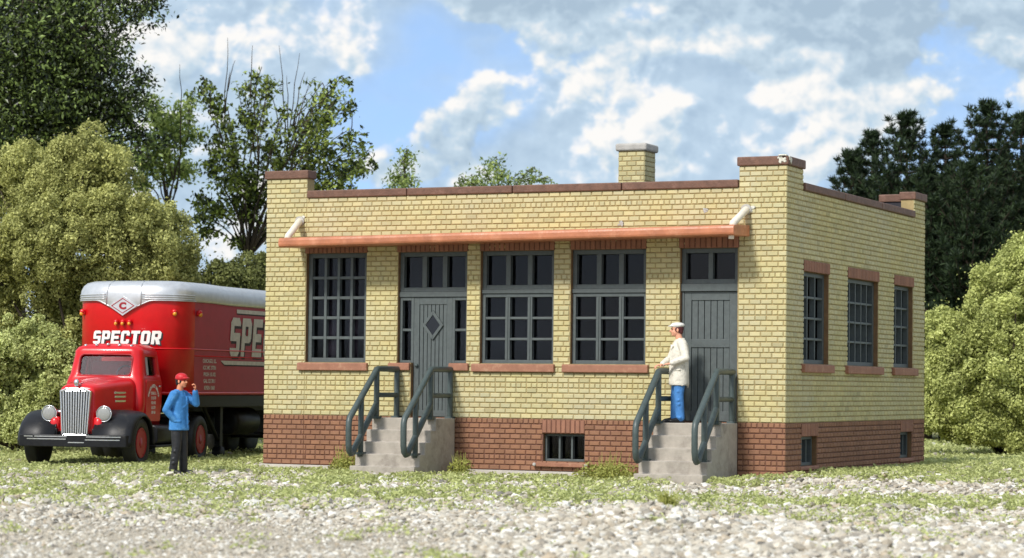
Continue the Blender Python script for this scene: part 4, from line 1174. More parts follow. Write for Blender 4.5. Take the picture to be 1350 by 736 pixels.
# silver roof cap
prof = [(-.0, None, 0), (.03, None, .006), (.045, None, .04), (.042, 3.60, 0), (.03, 3.68, 0), (-.02, 3.78, 0), (-.10, 3.845, 0), (-.25, 3.885, 0), (-.5, 3.90, 0)]
def slump(y): return -.018*min(1, max(0, (y-2.2)/.05))
b = MB(); rings = []
for off, z, dz in prof:
    row = []
    for k, (x, y) in enumerate(outline):
        bo = off*(1 if y < NOSE+.1 else .8)
        px, py = x+ON[k].x*bo, y+ON[k].y*bo
        row.append(b.vert((px, py, (zb(x, y)+dz if z is None else z)+slump(y))))
    rings.append(row)
for r0, r1 in zip(rings, rings[1:]):
    for k in range(ns-1): b.face((r0[k], r0[k+1], r1[k+1], r1[k]), 0, True)
b.face(rings[-1], 0); 
b.face([r[0] for r in rings]+[r[-1] for r in rings[::-1]], 0)
roof = b.build('roof_cap', M['silver'], trailer)
def ribs():
    b = MB()
    for z in (3.50, 3.545, 3.59):
        for s in (-1, 1):
            b.tube([nose(s*(.42+(mid-.52)*k/14), z-.012*k/14+ .0, .05) for k in range(15)], .013, 6)
    for s in (-1, 1):
        b.tube([nose(s*.40, 3.36, .05), nose(s*.40, 3.6, .048), nose(s*.39, 3.70, .03), nose(s*.385, 3.80, -.03), nose(s*.38, 3.88, -.2)], .016, 6)
    b.tube([nose(s*mid*.97/20.0, zb(nose(s*mid*.97/20.0, 0, 0).x, 0)+.012, .045) for s in range(-20, 21)], .014, 6)
    return b.build('roof_cap_trim', M['silver'], roof)
ribs()
def diamond(w, h, off, mt, name, zc=3.345, hole=0):
    P4 = [(0, h), (w, 0), (0, -h), (-w, 0)]
    b = MB()
    if hole:
        for k in range(4):
            a, c = P4[k], P4[(k+1) % 4]
            f = [nose(a[0], zc+a[1], off), nose(c[0], zc+c[1], off), nose(c[0]*hole, zc+c[1]*hole, off), nose(a[0]*hole, zc+a[1]*hole, off)]
            g_2 = [nose(a[0], zc+a[1], off-.02), nose(c[0], zc+c[1], off-.02), nose(c[0]*hole, zc+c[1]*hole, off-.02), nose(a[0]*hole, zc+a[1]*hole, off-.02)]
            b.hexa(f+g_2)
    else:
        b.loft([[nose(a, zc+c, .02) for a, c in P4], [nose(a, zc+c, off) for a, c in P4]], 0, False)
    return b.build(name, mt, em if name != 'emblem' else trailer)
em = None
em = diamond(.33, .21, .075, M['silver'], 'emblem')
diamond(.27, .165, .082, M['rim_red'], 'emblem_ring', hole=.90)
text_mesh('C', .19, lambda u, v: nose(u*1.2, 3.345-.066+v, .080), M['rim_red'], 'emblem_letter', em, bold=.012)
# lettering on the nose and on the sides
wl = .225*7+.035*6
word('SPECTOR', .285, .032, lambda a, z: nose(a-wl/2+.12+.035, 2.53+z-.03, .006), M['letter_shadow'], 'nose_lettering', body, .12, .98)
word('SPECTOR', .285, .032, lambda a, z: nose(a-wl/2+.12, 2.53+z, .011), M['lettering'], 'nose_lettering', body, .12, .98)
for s in (1, -1):
    def sm(a, z, off=.012, s=s): return Vector((s*(HWT+off), NOSE+1.78+a if s > 0 else NOSE+1.78+5.2-a, z))
    word('SPECTOR', .86, .09, lambda a, z, s=s: sm(a+.07, 2.32+z-.06, .006), M['letter_shadow'], 'side_lettering', body, .12, .85)
    word('SPECTOR', .86, .09, lambda a, z, s=s: sm(a, 2.32+z, .012), M['lettering_grey'], 'side_lettering', body, .12, .85)
    for z0, a0, sl in ((3.28, .38, 0), (2.13, -.45, .2)):
        b = MB()
        for dz, off, mt_ in ((-.03, .005, 1), (0, .010, 0)):
            b.face([b.vert(sm(*q, off)) for q in ((a0+sl+(.03 if mt_ else 0), z0+dz), (5.2, z0+dz), (5.2, z0+.085+dz), (a0+(.03 if mt_ else 0), z0+.085+dz))], mt_)
        b.build('speed_line', [M['lettering_grey'], M['letter_shadow']], body, recalc=False)
    for k, ln in enumerate(('CHICAGO, ILL.', 'ICC MC 37701', 'PROH 10.182', 'GAL CE 7811', 'KPSIN 1068')):
        text_mesh(ln, .115, lambda u, v, k=k, s=s: Vector((s*(HWT+.006), NOSE+.78+s*u*.95, 2.16-.145*k+v)), M['lettering_grey'], 'side_lettering', body, bold=.004)
# belt mouldings
b = MB()
for z, r in ((2.44, .016),): b.tube([(x+ON[k].x*.004, y+ON[k].y*.004, z) for k, (x, y) in enumerate(outline)], r, 6)
for s in (-1, 1): b.tube([(s*(HWT+.003), NOSE+.02, 2.30), (s*(HWT+.003), LT, 2.30)], .012, 6)
b.tube([(x+ON[k].x*.004, y+ON[k].y*.004, 1.50) for k, (x, y) in enumerate(outline)], .03, 6)
b.build('belt_moulding', M['red'], body)
# marker lamps with visors
def lamp(p, n, mt, visor=True, r=.05):
    n = Vector(n).normalized(); b = MB()
    b.tube([p, Vector(p)+n*.05], r, 12); c = Vector(p)+n*.05
    if visor: b.ball(c+Vector((0, 0, .03)), (r*1.15, r*1.15, r*1.0))
    l = b.build('marker_lamp', M['red'], trailer)
    b = MB(); b.ball(c+n*.025+Vector((0, 0, -.015)), (r*.8, r*.8, r*.95)); b.build('lens', mt, l)
for s_ in (-.155, 0, .155): lamp(nose(s_, 2.98, 0), nose(s_, 0, 1)-nose(s_, 0, 0), M['amber'], True, .045)
for s_ in (-1.10, 1.10): lamp(nose(s_, 3.20, 0), nose(s_, 0, 1)-nose(s_, 0, 0), M['amber'], True, .055)
for s in (-1, 1): lamp((s*HWT, NOSE+.12, 3.20), (s, .0, 0), M['amber'], True, .055)
# underside: rails, landing legs, tandem, tank
b = MB()
for s in (-1, 1): b.box(s*1.12-.13, s*1.12+.13, .55, LT, 1.20, 1.455); b.box(s*.4-.06, s*.4+.06, .4, LT, 1.08, 1.455)
b.box(-.6, .6, .2, 1.9, 1.07, 1.2)
for k in range(8): b.box(-1, 1, 1.0+k*1.1, 1.08+k*1.1, 1.28, 1.45)
b.build('underframe', M['black'], trailer, .01)
for s in (-1, 1):
    b = MB(); x = s*.85; yl = 3.05
    b.box(x-.07, x+.07, yl-.07, yl+.07, .30, 1.25); b.tube([(x, yl-.85, 1.22), (x, yl-.05, .45)], .05, 8); b.revolve([(-.1, .0), (-.1, .14), (.1, .14), (.1, .0)], (x, yl, .17), 'x', 20)
    b.box(x-.05, x+.05, yl-.05, yl+.05, .15, .32)
    b.build('landing_leg', M['black'], trailer, .008)
b = MB(); b.tube([(-.85, 3.05, .62), (.85, 3.05, .62)], .04, 8); b.build('leg_brace', M['black'], trailer)
b = MB(); b.revolve([(-.02, .0), (-.02, .20), (0, .28), (.05, .31), (1.2, .31), (1.25, .28), (1.27, .2), (1.27, 0)], (-.2, 3.72, .86), 'y', 28); b.build('fuel_tank', M['black'], trailer)
b = MB(); b.revolve([(-.02, .0), (-.02, .20), (0, .28), (.05, .31), (1.2, .31), (1.25, .28), (1.27, .2), (1.27, 0)], (.72, 3.75, .86), 'y', 28); b.build('fuel_tank', M['black'], trailer)
for yy in (7.2, 8.35):
    for s in (-1, 1):
        b = MB(); r = .5; x = s*1.18
        b.revolve([(-s*.5, r*.5), (-s*.5, r*.9), (-s*.45, r), (-s*.3, r), (-s*.27, r*.92), (-s*.23, r*.92), (-s*.2, r), (-s*.04, r), (0, r*.86), (-s*.02, r*.6)], (x, yy, r), 'x', 32); w = b.build('wheel', M['tyre'], trailer)
        b = MB(); b.revolve([(-s*.015, r*.6), (-s*.06, r*.5), (-s*.1, r*.3), (-s*.02, r*.2), (-s*.02, .0)], (x, yy, r), 'x', 24); b.build('rim', M['rim_red'], w)
    b = MB(); b.tube([(-.9, yy, .5), (.9, yy, .5)], .09, 10); b.box(-.5, .5, yy-.15, yy+.15, .55, 1.1); b.build('axle', M['black'], trailer)

# ------------------------------------------------------------------ people
def limb(mb, pts, rad, n=12):
    pts = [Vector(p) for p in pts]
    path, rr = [], []
    for k in range(len(pts)-1):
        for j in range(5):
            t = j/5; path.append(pts[k].lerp(pts[k+1], t)); rr.append(rad[k]+(rad[k+1]-rad[k])*t)
    path.append(pts[-1]); rr.append(rad[-1])
    mb.tube(path, rr, n)
    for p, r in zip(pts, rad): mb.ball(p, r, 12, 8)
def ell(mb, c, r, rot=None, n=16, k=10):
    s = len(mb.v); mb.ball((0, 0, 0), r, n, k)
    for i in range(s, len(mb.v)):
        v = Vector(mb.v[i])
        if rot is not None: v = rot @ v
        mb.v[i] = tuple(v+Vector(c))
def fused(mb, name, mt, parent, vox, smooth=2, fac=.5):
    o = mb.build(name, mt, parent)
    rm = o.modifiers.new('r', 'REMESH'); rm.mode = 'VOXEL'; rm.voxel_size = vox; rm.use_smooth_shade = True
    sm_ = o.modifiers.new('s', 'SMOOTH'); sm_.iterations = smooth; sm_.factor = fac
    bpy.context.view_layer.update()
    me = bpy.data.meshes.new_from_object(o.evaluated_get(bpy.context.evaluated_depsgraph_get()))
    o.modifiers.clear(); o.data = me
    me.polygons.foreach_set('use_smooth', np.ones(len(me.polygons), bool))
    return o
def hand(mb, wrist, d, palm, thumb_side, curl):
    """d: direction of the hand, palm: direction the palm faces, thumb_side: +1/-1 along d x palm"""
    w = Vector(wrist); d = Vector(d).normalized(); pn = Vector(palm); pn = (pn-d*pn.dot(d)).normalized(); a = d.cross(pn)*thumb_side
    c = w+d*.052
    rot = Matrix((d, a, pn)).transposed()
    ell(mb, c, (.056, .043, .018), rot)
    for k, ln in enumerate((.070, .078, .073, .058)):
        off = a*(.031-.0205*k); base = w+d*.088+off; cur = base; ang = curl*.55
        pts = [w+d*.06+off, base]; seg = ln/3*1.05
        for j in range(3):
            dd = d*math.cos(ang)+pn*math.sin(ang); cur = cur+dd*seg; pts.append(cur.copy()); ang += curl
        limb(mb, pts, [.0095, .0095, .009, .0085, .0078], 8)
    tb = w+d*.03+a*.036
    t1 = tb+(d*.6+a*.55+pn*.5).normalized()*.034; t2 = t1+(d*.8+a*.05+pn*.75).normalized()*.03
    limb(mb, [w+d*.02+a*.015, tb, t1, t2], [.014, .012, .0105, .009], 8)
def person(name, loc, rz, scale, label, P, mats):
    root = empty(name, loc, rz, label, 'person'); root.scale = (scale*P.get('stout', 1), scale*P.get('stout', 1), scale)
    sh, hipz = 1.46, .93
    body = MB()
    yaw_h = P.get('head_yaw', 0); tilt = P.get('head_tilt', 0)
    hc = Vector(P.get('head', (.045, 0, 1.675)))
    Rh = Matrix.Rotation(yaw_h, 3, 'Z') @ Matrix.Rotation(tilt, 3, 'Y')
    H = lambda x, y, z: hc+Rh @ Vector((x, y, z))
    ell(body, H(-.012, 0, .030), (.098, .077, .098), Rh)                     # cranium
    ell(body, H(.022, 0, -.045), (.070, .062, .078), Rh)                     # face
    ell(body, H(.050, 0, -.092), (.036, .036, .028), Rh)                     # chin
    limb(body, [H(.082, 0, .012), H(.108, 0, -.030)], [.011, .017], 8)       # nose
    ell(body, H(.072, 0, -.066), (.020, .030, .010), Rh)                     # lips
    ell(body, H(.070, 0, .024), (.020, .052, .010), Rh)                      # brow
    for s in (-1, 1): ell(body, H(-.008, s*.078, -.015), (.022, .010, .034), Rh)
    for s in (-1, 1): ell(body, H(.055, s*.036, -.040), (.022, .020, .022), Rh)
    neck0 = Vector((-.005, 0, 1.46))
    limb(body, [neck0, H(-.02, 0, -.06)], [.062, .056])
    # torso and legs, continuous under the clothes
    limb(body, [(0, 0, .95), (0, 0, 1.12), (-.01, 0, 1.32), (-.01, 0, 1.43)], [.125, .115, .125, .085], 14)
    for s in (-1, 1):
        limb(body, [(0, s*.06, 1.40), (-.005, s*.17, 1.425)], [.09, .06])
    arms = {}
    for s, k in ((1, 'L'), (-1, 'R')):
        S = Vector((-.005, s*.185, 1.425)); E_, Wr = Vector(P['elbow'+k]), Vector(P['wrist'+k]); arms[k] = (S, E_, Wr)
        limb(body, [S, E_, Wr], [.052, .040, .028])
        hd = P['hand'+k]; hand(body, Wr, hd[0], hd[1], hd[2], hd[3])
        hp, kn, an = Vector((0, s*.09, hipz-.02)), Vector(P['knee'+k]), Vector(P['ankle'+k])
        limb(body, [hp, kn, an], [.085, .056, .040])
        limb(body, [an, an+Vector((.02, 0, -.04)), an+Vector((.15, s*.02, -.055))], [.04, .038, .026])
    fused(body, 'body', mats['skin'], root, .0075, 1, .4)
    b = MB()
    for s in (-1, 1): ell(b, H(.0815, s*.031, -.004), (.009, .012, .008), Rh)
    for s in (-1, 1): ell(b, H(.083, s*.032, .017), (.008, .020, .0045), Rh)
    fused(b, 'eyes', M['eye'], root, .004, 0) if False else b.build('eyes', M['eye'], root)
    # hair
    b = MB()
    ell(b, H(-.030, 0, .020), (.096, .083, .092), Rh); ell(b, H(-.060, 0, -.035), (.055, .070, .062), Rh)
    for s in (-1, 1): ell(b, H(.012, s*.066, -.002), (.022, .016, .045), Rh)
    fused(b, 'hair', mats['hair'], root, .008, 2)
    # cap: crown and peak
    b = MB()
    if P['cap'] == 'hard':
        ell(b, H(-.008, 0, .058), (.122, .100, .085), Rh); ell(b, H(.095, 0, .048), (.062, .072, .016), Rh); ell(b, H(-.01, 0, .040), (.126, .104, .022), Rh)
    else:
        ell(b, H(-.02, 0, .078), (.122, .102, .052), Rh); ell(b, H(.085, 0, .062), (.062, .074, .014), Rh); ell(b, H(-.012, 0, .056), (.108, .092, .028), Rh)
    fused(b, 'cap', mats['cap'], root, .008, 2)
    # jacket
    b = MB(); jl = P.get('jacket_low', .80)
    def ring(z, rx, ry, cx=0): return [(cx+rx*math.cos(2*math.pi*k/24), ry*math.sin(2*math.pi*k/24), z) for k in range(24)]
    b.loft([ring(jl, .165, .215, .005), ring(jl+.03, .17, .218, .005), ring(.98, .158, .205), ring(1.12, .152, .195), ring(1.28, .155, .205, -.005), ring(1.40, .135, .195, -.01), ring(1.455, .10, .145, -.015), ring(1.50, .072, .078, -.005)], 0, True)
    for s, k in ((1, 'L'), (-1, 'R')):
        S, E_, Wr = arms[k]; We = E_.lerp(Wr, .88)
        limb(b, [S.lerp(Vector((0, 0, 1.40)), .45), S, S.lerp(E_, .55), E_, E_.lerp(Wr, .45), We], [.085, .082, .074, .066, .062, .052])
    # collar and folds
    for s in (-1, 1): limb(b, [(-.06, s*.05, 1.505), (.02, s*.085, 1.50), (.085, s*.04, 1.44)], [.022, .024, .018], 8)
    for k in range(9):
        a = random.uniform(0, 6.28); z = random.uniform(jl+.05, 1.3)
        limb(b, [(.150*math.cos(a), .197*math.sin(a), z), (.153*math.cos(a+.5), .200*math.sin(a+.5), z+random.uniform(-.12, .10))], [.014, .018], 6)
    limb(b, [(.15, .02, 1.40), (.163, .02, 1.1), (.175, .02, jl+.04)], [.012, .013, .014], 6)
    for s in (-1, 1): limb(b, [(.115, s*.15, .95), (.04, s*.215, .95)], [.016, .016], 6)
    j = fused(b, 'jacket', mats['jacket'], root, .011, 2)
    b = MB()
    for z in (.90, 1.03, 1.16, 1.29): b.ball((.183-.02*(z > 1.2), .02, z), (.007, .011, .011), 8, 5)
    b.build('buttons', mats['button'], j)
    # trousers
    b = MB()
    b.loft([ring(.80, .12, .165), ring(.92, .135, .175), ring(1.02, .13, .165)], 0, True)
    for s, k in ((1, 'L'), (-1, 'R')):
        kn, an = Vector(P['knee'+k]), Vector(P['ankle'+k])
        hp = Vector((0, s*.085, .90))
        limb(b, [hp, hp.lerp(kn, .5), kn, kn.lerp(an, .5), an+Vector((0, 0, -.005))], [.105, .098, .084, .078, .075], 14)
        for q in range(4):
            p = kn.lerp(an, random.uniform(-.2, 1)); limb(b, [p+Vector((.05, s*.03, .0)), p+Vector((.02, s*.07, random.uniform(-.05, .05)))], [.026, .026], 6)
    fused(b, 'trousers', mats['trousers'], root, .011, 2)
    for s, k in ((1, 'L'), (-1, 'R')):
        b = MB(); an = Vector(P['ankle'+k]); f_ = Vector((math.cos(s*.15), math.sin(s*.15), 0))
        limb(b, [an+Vector((-.03, 0, -.035)), an+f_*.06+Vector((0, 0, -.045)), an+f_*.155+Vector((0, 0, -.055))], [.046, .048, .038], 10)
        ell(b, an+f_*.16+Vector((0, 0, -.06)), (.055, .045, .03), None)
        b.box(an.x-.07, an.x+.19, an.y-.042, an.y+.042, 0, .022)
        fused(b, 'shoe', M['shoe'], root, .009, 2)
    return root
gz = float(terrain(1.0, -4.75))
person('person', (1.0, -4.75, gz+.01), R(2), 1.03, 'man in a red cap, blue jacket and black trousers, raising one fist beside the truck',
       dict(head_yaw=R(-6), head_tilt=R(0), cap='hard', jacket_low=.79,
            elbowL=(.235, .20, 1.27), wristL=(.265, .10, 1.505), handL=((.1, -.15, .95), (-.6, -.5, .2), 1, .85),
            elbowR=(-.10, -.29, 1.15), wristR=(.035, -.165, .95), handR=((.2, .35, -.9), (0, 1, 0), 1, .35),
            kneeL=(.03, .115, .50), ankleL=(.02, .15, .09), kneeR=(.02, -.10, .50), ankleR=(-.04, -.11, .09)),
       dict(skin=M['skin'], hair=M['hair_black'], cap=M['cap_red'], jacket=M['jacket_blue'], trousers=M['trouser_black'], button=M['trouser_black']))
person('person', (9.27, -.56, 1.086), R(212), 1.035, 'man in white flat cap, cream jacket and blue trousers, hands on the step railing',
       dict(head_yaw=R(-4), head_tilt=R(2), cap='flat', stout=1.07, jacket_low=.67, head=(.055, 0, 1.675),
            elbowL=(-.05, .29, 1.16), wristL=(.19, .20, 1.06), handL=((.8, -.35, -.12), (0, -.2, -1), -1, .45),
            elbowR=(.10, -.27, 1.16), wristR=(.29, -.07, 1.04), handR=((.8, .25, -.15), (0, 0, -1), 1, .5),
            kneeL=(.03, .10, .50), ankleL=(.0, .11, .09), kneeR=(.04, -.10, .50), ankleR=(.05, -.11, .09)),
       dict(skin=M['skin_pale'], hair=M['hair_auburn'], cap=M['cap_white'], jacket=M['jacket_cream'], trousers=M['denim'], button=M['jacket_cream']))

# ------------------------------------------------------------------ trees and bushes
def local(pts, o): return [p-o for p in pts]
def foam_bush(name, label, blobs, dist, mt, n_leaf, leaf, base_px, seed, sub_r=(.13, .40), group=None, cat='bush', core=.62):
    """blobs: photo px ellipses (px,py,rx,ry,depth offset) standing at that distance; leaves sit on many small clumps over their surface"""
    global rng
    base = at(base_px[0], base_px[1], dist); base = Vector((base.x, base.y, float(terrain(base.x, base.y))))
    root = empty(name, base, 0, label, cat, group)
    rg = np.random.default_rng(seed)
    subs = []
    for px, py, rx, ry, dz in blobs:
        d = dist+dz; c = np.array(at(px, py, d)-base); sx_, sz_ = rx*d/F_PX, ry*d/F_PX
        area = sx_*sz_+.5*(sx_+sz_)**2*.3; n = int(14+area*30)
        q = rg.normal(size=(n, 3)); q /= np.linalg.norm(q, axis=1, keepdims=True)
        rr = .80+.22*np.sin(q[:, 0]*5.1+px)*np.sin(q[:, 1]*4.3+py)*np.sin(q[:, 2]*5.7+px*.3)+.30*(rg.random(n)-.4)
        sub = c+q*np.array([sx_, min(sx_, sz_)*.9, sz_])*rr[:, None]
        r = sub_r[0]+(sub_r[1]-sub_r[0])*rg.random(n)**1.5
        subs.append(np.concatenate([sub, r[:, None], q], 1))
    S = np.concatenate(subs); S = S[S[:, 2]+base.z > -.1]
    w = S[:, 3]**2; cnt = rg.choice(len(S), n_leaf, p=w/w.sum())
    q = rg.normal(size=(n_leaf, 3)); q += S[cnt, 4:7]*.7; q /= np.linalg.norm(q, axis=1, keepdims=True)
    rad = S[cnt, 3]*(.62+.42*rg.random(n_leaf)**.5)
    lump = 1+.18*np.sin(q[:, 0]*9+cnt)*np.sin(q[:, 1]*8+cnt*2)*np.sin(q[:, 2]*9+cnt*3)
    c = S[cnt, :3]+q*(rad*lump*(1+.9*(rg.random(n_leaf) < .06)*rg.random(n_leaf)))[:, None]
    keep = c[:, 2]+base.z > .0; c, q, cnt = c[keep], q[keep], cnt[keep]; n = len(c)
    nr = q*.75+rg.normal(size=(n, 3))*.62; nr /= np.linalg.norm(nr, axis=1, keepdims=True)
    rng = rg; ln = leaf*(.6+.8*rg.random(n))
    v, f = leaf_quads(c, nr, ln, ln*.62)
    ct = rg.random(len(S))
    t = np.clip(.02+.68*rg.random(n)**1.3+.42*ct[cnt]+(rg.random(n) < .03)*.5, 0, 1)
    np_mesh('foliage', v, f, mt, t, root)
    # woody stems inside
    b = MB(); pts = S[rg.choice(len(S), min(26, len(S)), replace=False), :3]
    for p in pts:
        m_ = Vector((p[0]*.35, p[1]*.35, p[2]*.45)); b.tube([(p[0]*.08, p[1]*.08, -.15), m_, tuple(p)], [.07, .045, .012], 6)
    b.build('stems', M['bark'], root)
    # dense heart: small leaves fill each mass against see-through sky; inner shade is put into their darker tone
    vs, fs, k0 = [], [], 0
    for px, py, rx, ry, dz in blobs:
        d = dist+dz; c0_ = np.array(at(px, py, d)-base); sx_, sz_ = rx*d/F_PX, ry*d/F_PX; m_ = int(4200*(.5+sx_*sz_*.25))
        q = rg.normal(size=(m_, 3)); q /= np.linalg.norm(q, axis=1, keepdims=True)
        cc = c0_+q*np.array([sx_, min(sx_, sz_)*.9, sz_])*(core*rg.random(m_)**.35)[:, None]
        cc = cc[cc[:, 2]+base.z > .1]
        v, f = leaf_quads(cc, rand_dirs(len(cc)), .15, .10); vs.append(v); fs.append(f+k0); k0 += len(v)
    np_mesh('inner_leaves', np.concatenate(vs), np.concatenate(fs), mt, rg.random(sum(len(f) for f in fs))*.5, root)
    return root
foam_bush('tall_bush', 'tallest rounded olive-green bush, behind the truck', [(112, 236, 78, 54, 0), (55, 315, 95, 62, -.9), (170, 312, 78, 62, -.8), (222, 345, 38, 58, -.3), (100, 395, 110, 52, -.3), (25, 240, 50, 50, 1.2), (215, 420, 50, 60, .6), (-25, 360, 60, 90, .2), (110, 480, 110, 80, 1.5), (115, 278, 62, 52, -.2), (60, 545, 90, 40, 1.0)],
          63, M['leaf_tall'], 230000, .078, (110, 570), 101)
foam_bush('low_bush', 'low pale green bush at the edge, beside the front fender of the truck', [(20, 490, 62, 62, 0), (70, 510, 50, 52, -.2), (-30, 490, 60, 75, .2), (40, 455, 40, 36, 0), (100, 520, 30, 45, .4), (25, 548, 62, 38, -.2), (-30, 550, 50, 38, 0)],
          57.5, M['leaf_low'], 90000, .070, (40, 600), 102, (.12, .32))
foam_bush('wide_bush', 'large pale olive bush on the grass to the right of the depot', [(1345, 430, 75, 105, 0), (1290, 490, 75, 80, -.5), (1390, 440, 90, 120, .5), (1255, 470, 34, 60, .2), (1368, 362, 46, 54, .4), (1250, 530, 45, 45, -.3), (1340, 530, 80, 50, -.9), (1280, 556, 60, 28, -.8), (1345, 562, 70, 26, -1.0)],
          66, M['leaf_right'], 230000, .080, (1330, 575), 103)
foam_bush('hedge_bush', 'dark green hedge behind the roof of the trailer', [(275, 420, 60, 62, 0), (330, 390, 40, 58, .8), (380, 420, 60, 75, .5), (300, 385, 32, 32, -.2), (300, 500, 80, 70, 0)],
          72, M['leaf_hedge'], 80000, .095, (310, 560), 104)

def branchy(b, p0, p1, r0, r1, seed, wob=.10, n=7):
    rg = random.Random(seed); p0, p1 = Vector(p0), Vector(p1); L = (p1-p0).length; pts = []
    for k in range(n+1):
        t = k/n; s = math.sin(math.pi*t)
        pts.append(p0.lerp(p1, t)+Vector((rg.uniform(-1, 1), rg.uniform(-1, 1), rg.uniform(-.6, .9)))*(wob*L*.25*s)+Vector((0, 0, .10*L*s*(1 if p1.z > p0.z else .2))))
    b.tube(pts, [r0+(r1-r0)*k/n for k in range(n+1)], 6); return pts
def leaf_tree(name, label, trunk_px, dist, clusters, mt, per, leaf, seed, r0=.16, bare=(), fork=None, group=None, droop=.3, loose=.5, tpow=2.0):
    """clusters: (px, py, r_px) leaf masses hung on limbs from the trunk"""
    global rng
    rg = np.random.default_rng(seed); rr = random.Random(seed)
    base = at(trunk_px[0], trunk_px[1], dist); base = Vector((base.x, base.y, float(terrain(base.x, base.y))-.05))
    root = empty(name, base, 0, label, 'tree', group)
    b = MB(); fk = at(*(fork or (trunk_px[0], trunk_px[1]-170)), dist)-base
    tr = branchy(b, (0, 0, 0), fk, r0, r0*.7, seed, .05)
    C, Ns = [], []
    for k, (px, py, rp) in enumerate(clusters):
        c = at(px, py, dist+rr.uniform(-1.6, 1.6))-base; r = rp*dist/F_PX
        st = tr[-1] if c.z > fk.z-.5 else tr[max(2, int(len(tr)*min(.9, c.z/max(fk.z, .1)*.75)))]
        limb_ = branchy(b, st, c+Vector((0, 0, r*.5)), r0*.26, .012, seed*100+k, .16)
        n = int(per*(rp/20)**2)
        # twigs from the outer half of the limb
        for j in range(max(4, int(rp/4))):
            a = limb_[rr.randint(3, len(limb_)-1)]; e2 = Vector(c)+Vector((rr.gauss(0, 1), rr.gauss(0, 1), rr.gauss(0, .8))).normalized()*r*rr.uniform(.5, 1.15)
            tw = branchy(b, a, e2, .016, .005, seed*999+k*50+j, .12, 4)
            m_ = max(6, n//max(4, int(rp/4)))
            for t_ in range(m_):
                q = tw[-1].lerp(tw[1], rr.random()**1.4)
                C.append(q+Vector((rr.gauss(0, 1), rr.gauss(0, 1), rr.gauss(-droop, .9)))*r*.36*loose*2)
    for px0, py0, px1, py1 in bare:
        branchy(b, at(px0, py0, dist)-base, at(px1, py1, dist+rr.uniform(-.5, .5))-base, .022, .006, int(px1*7+py1), .06, 5)
    b.build('trunk', M['bark'], root)
    rng = rg; C = np.array([tuple(c) for c in C]); n = len(C)
    nr = rand_dirs(n)*.9+np.array([0, 0, .55]); nr /= np.linalg.norm(nr, axis=1, keepdims=True)
    dn = rand_dirs(n)+np.array([0, 0, -.6])
    ln = leaf*(.6+.8*rg.random(n)); v, f = leaf_quads(C, nr, ln, ln*.48, dn)
    np_mesh('crown', v, f, mt, np.clip(rg.random(n)**tpow, 0, 1), root)
    return root
random.seed(21)
# dark tree reaching in from the upper left corner
dark = []
rr_ = random.Random(5)
for px, py, r in ((30, 30, 60), (100, 15, 55), (165, -15, 48), (70, 90, 60), (140, 75, 46), (10, 130, 60), (100, 150, 52), (150, 125, 40), (165, 165, 30), (60, 190, 48), (130, 200, 40), (-40, 60, 80), (-30, 200, 70), (15, 235, 50), (120, -50, 70), (30, -60, 80), (185, 205, 24), (-60, 300, 80), (60, 130, 60), (20, 80, 60), (-5, 30, 50), (110, 60, 50), (70, 20, 50), (25, 170, 60), (175, 130, 30), (195, 185, 26), (200, 8, 22), (185, 100, 20), (150, 235, 34), (90, 120, 60), (50, 50, 60)):
    dark.append((px, py, r))
leaf_tree('shade_tree', 'big dark leafy tree behind the tallest bush, crown cut by the corner', (20, 566), 74, dark, M['leaf_dark'], 360, .15, 31, .34, fork=(20, 300), tpow=2.8, loose=.40)
leaf_tree('pale_tree', 'thin pale-green tree between the big dark tree and the many-stemmed tree', (225, 568), 82, [(225, 165, 26), (205, 195, 24), (240, 150, 20), (190, 215, 22), (225, 215, 24), (250, 180, 18), (205, 150, 18), (185, 240, 16), (245, 220, 16), (200, 130, 14), (255, 125, 10)], M['leaf_pale'], 420, .17, 32, .12, fork=(222, 290))
leaf_tree('stemmed_tree', 'open many-stemmed tree with bare twigs on top, beyond the rear corner of the trailer', (332, 566), 78,
          [(268, 108, 14), (280, 140, 20), (300, 150, 16), (325, 118, 18), (345, 95, 14), (352, 118, 18), (330, 150, 18), (310, 190, 22), (280, 185, 18), (345, 175, 18), (270, 220, 18), (300, 232, 24), (335, 225, 24), (265, 265, 18), (290, 275, 22), (325, 270, 24), (345, 255, 18), (355, 300, 20), (275, 310, 18), (310, 315, 14),
           (425, 120, 22), (450, 108, 14), (440, 145, 20), (415, 160, 20), (460, 140, 14), (400, 185, 22), (430, 190, 24), (460, 180, 18), (482, 195, 13), (488, 222, 12), (455, 252, 18), (260, 290, 14), (372, 175, 14), (375, 205, 18), (365, 235, 20), (410, 225, 24), (450, 220, 24), (475, 212, 14), (390, 250, 24), (430, 250, 24), (470, 235, 16), (355, 195, 14), (380, 145, 12)],
          M['leaf_sparse'], 280, .175, 33, .12, fork=(328, 340),
          bare=[(297, 190, 300, 50), (297, 150, 303, 95), (300, 120, 310, 80), (378, 200, 395, 70), (380, 180, 378, 100), (385, 170, 402, 95), (378, 190, 368, 60), (330, 130, 333, 60), (430, 170, 445, 100), (460, 200, 468, 130), (238, 200, 237, 85), (388, 180, 408, 110), (372, 190, 355, 115)], loose=.42)
leaf_tree('sapling', 'slim light-green sapling top seen over the roof edge, nearest the left pier', (532, 566), 84, [(533, 215, 16), (528, 236, 18), (542, 240, 14), (520, 245, 14), (536, 200, 8), (530, 265, 20), (545, 268, 16)], M['leaf_pale'], 330, .14, 34, .10, fork=(533, 255), group=None)
leaf_tree('birch_tree', 'wider light-green treetop showing over the middle of the roof edge', (655, 566), 86, [(655, 212, 12), (640, 232, 18), (662, 234, 18), (620, 238, 14), (685, 236, 14), (705, 224, 8), (715, 236, 10), (725, 238, 8), (605, 240, 10), (650, 262, 24), (690, 262, 22), (618, 262, 20)], M['leaf_pale'], 330, .14, 35, .12, fork=(655, 275))

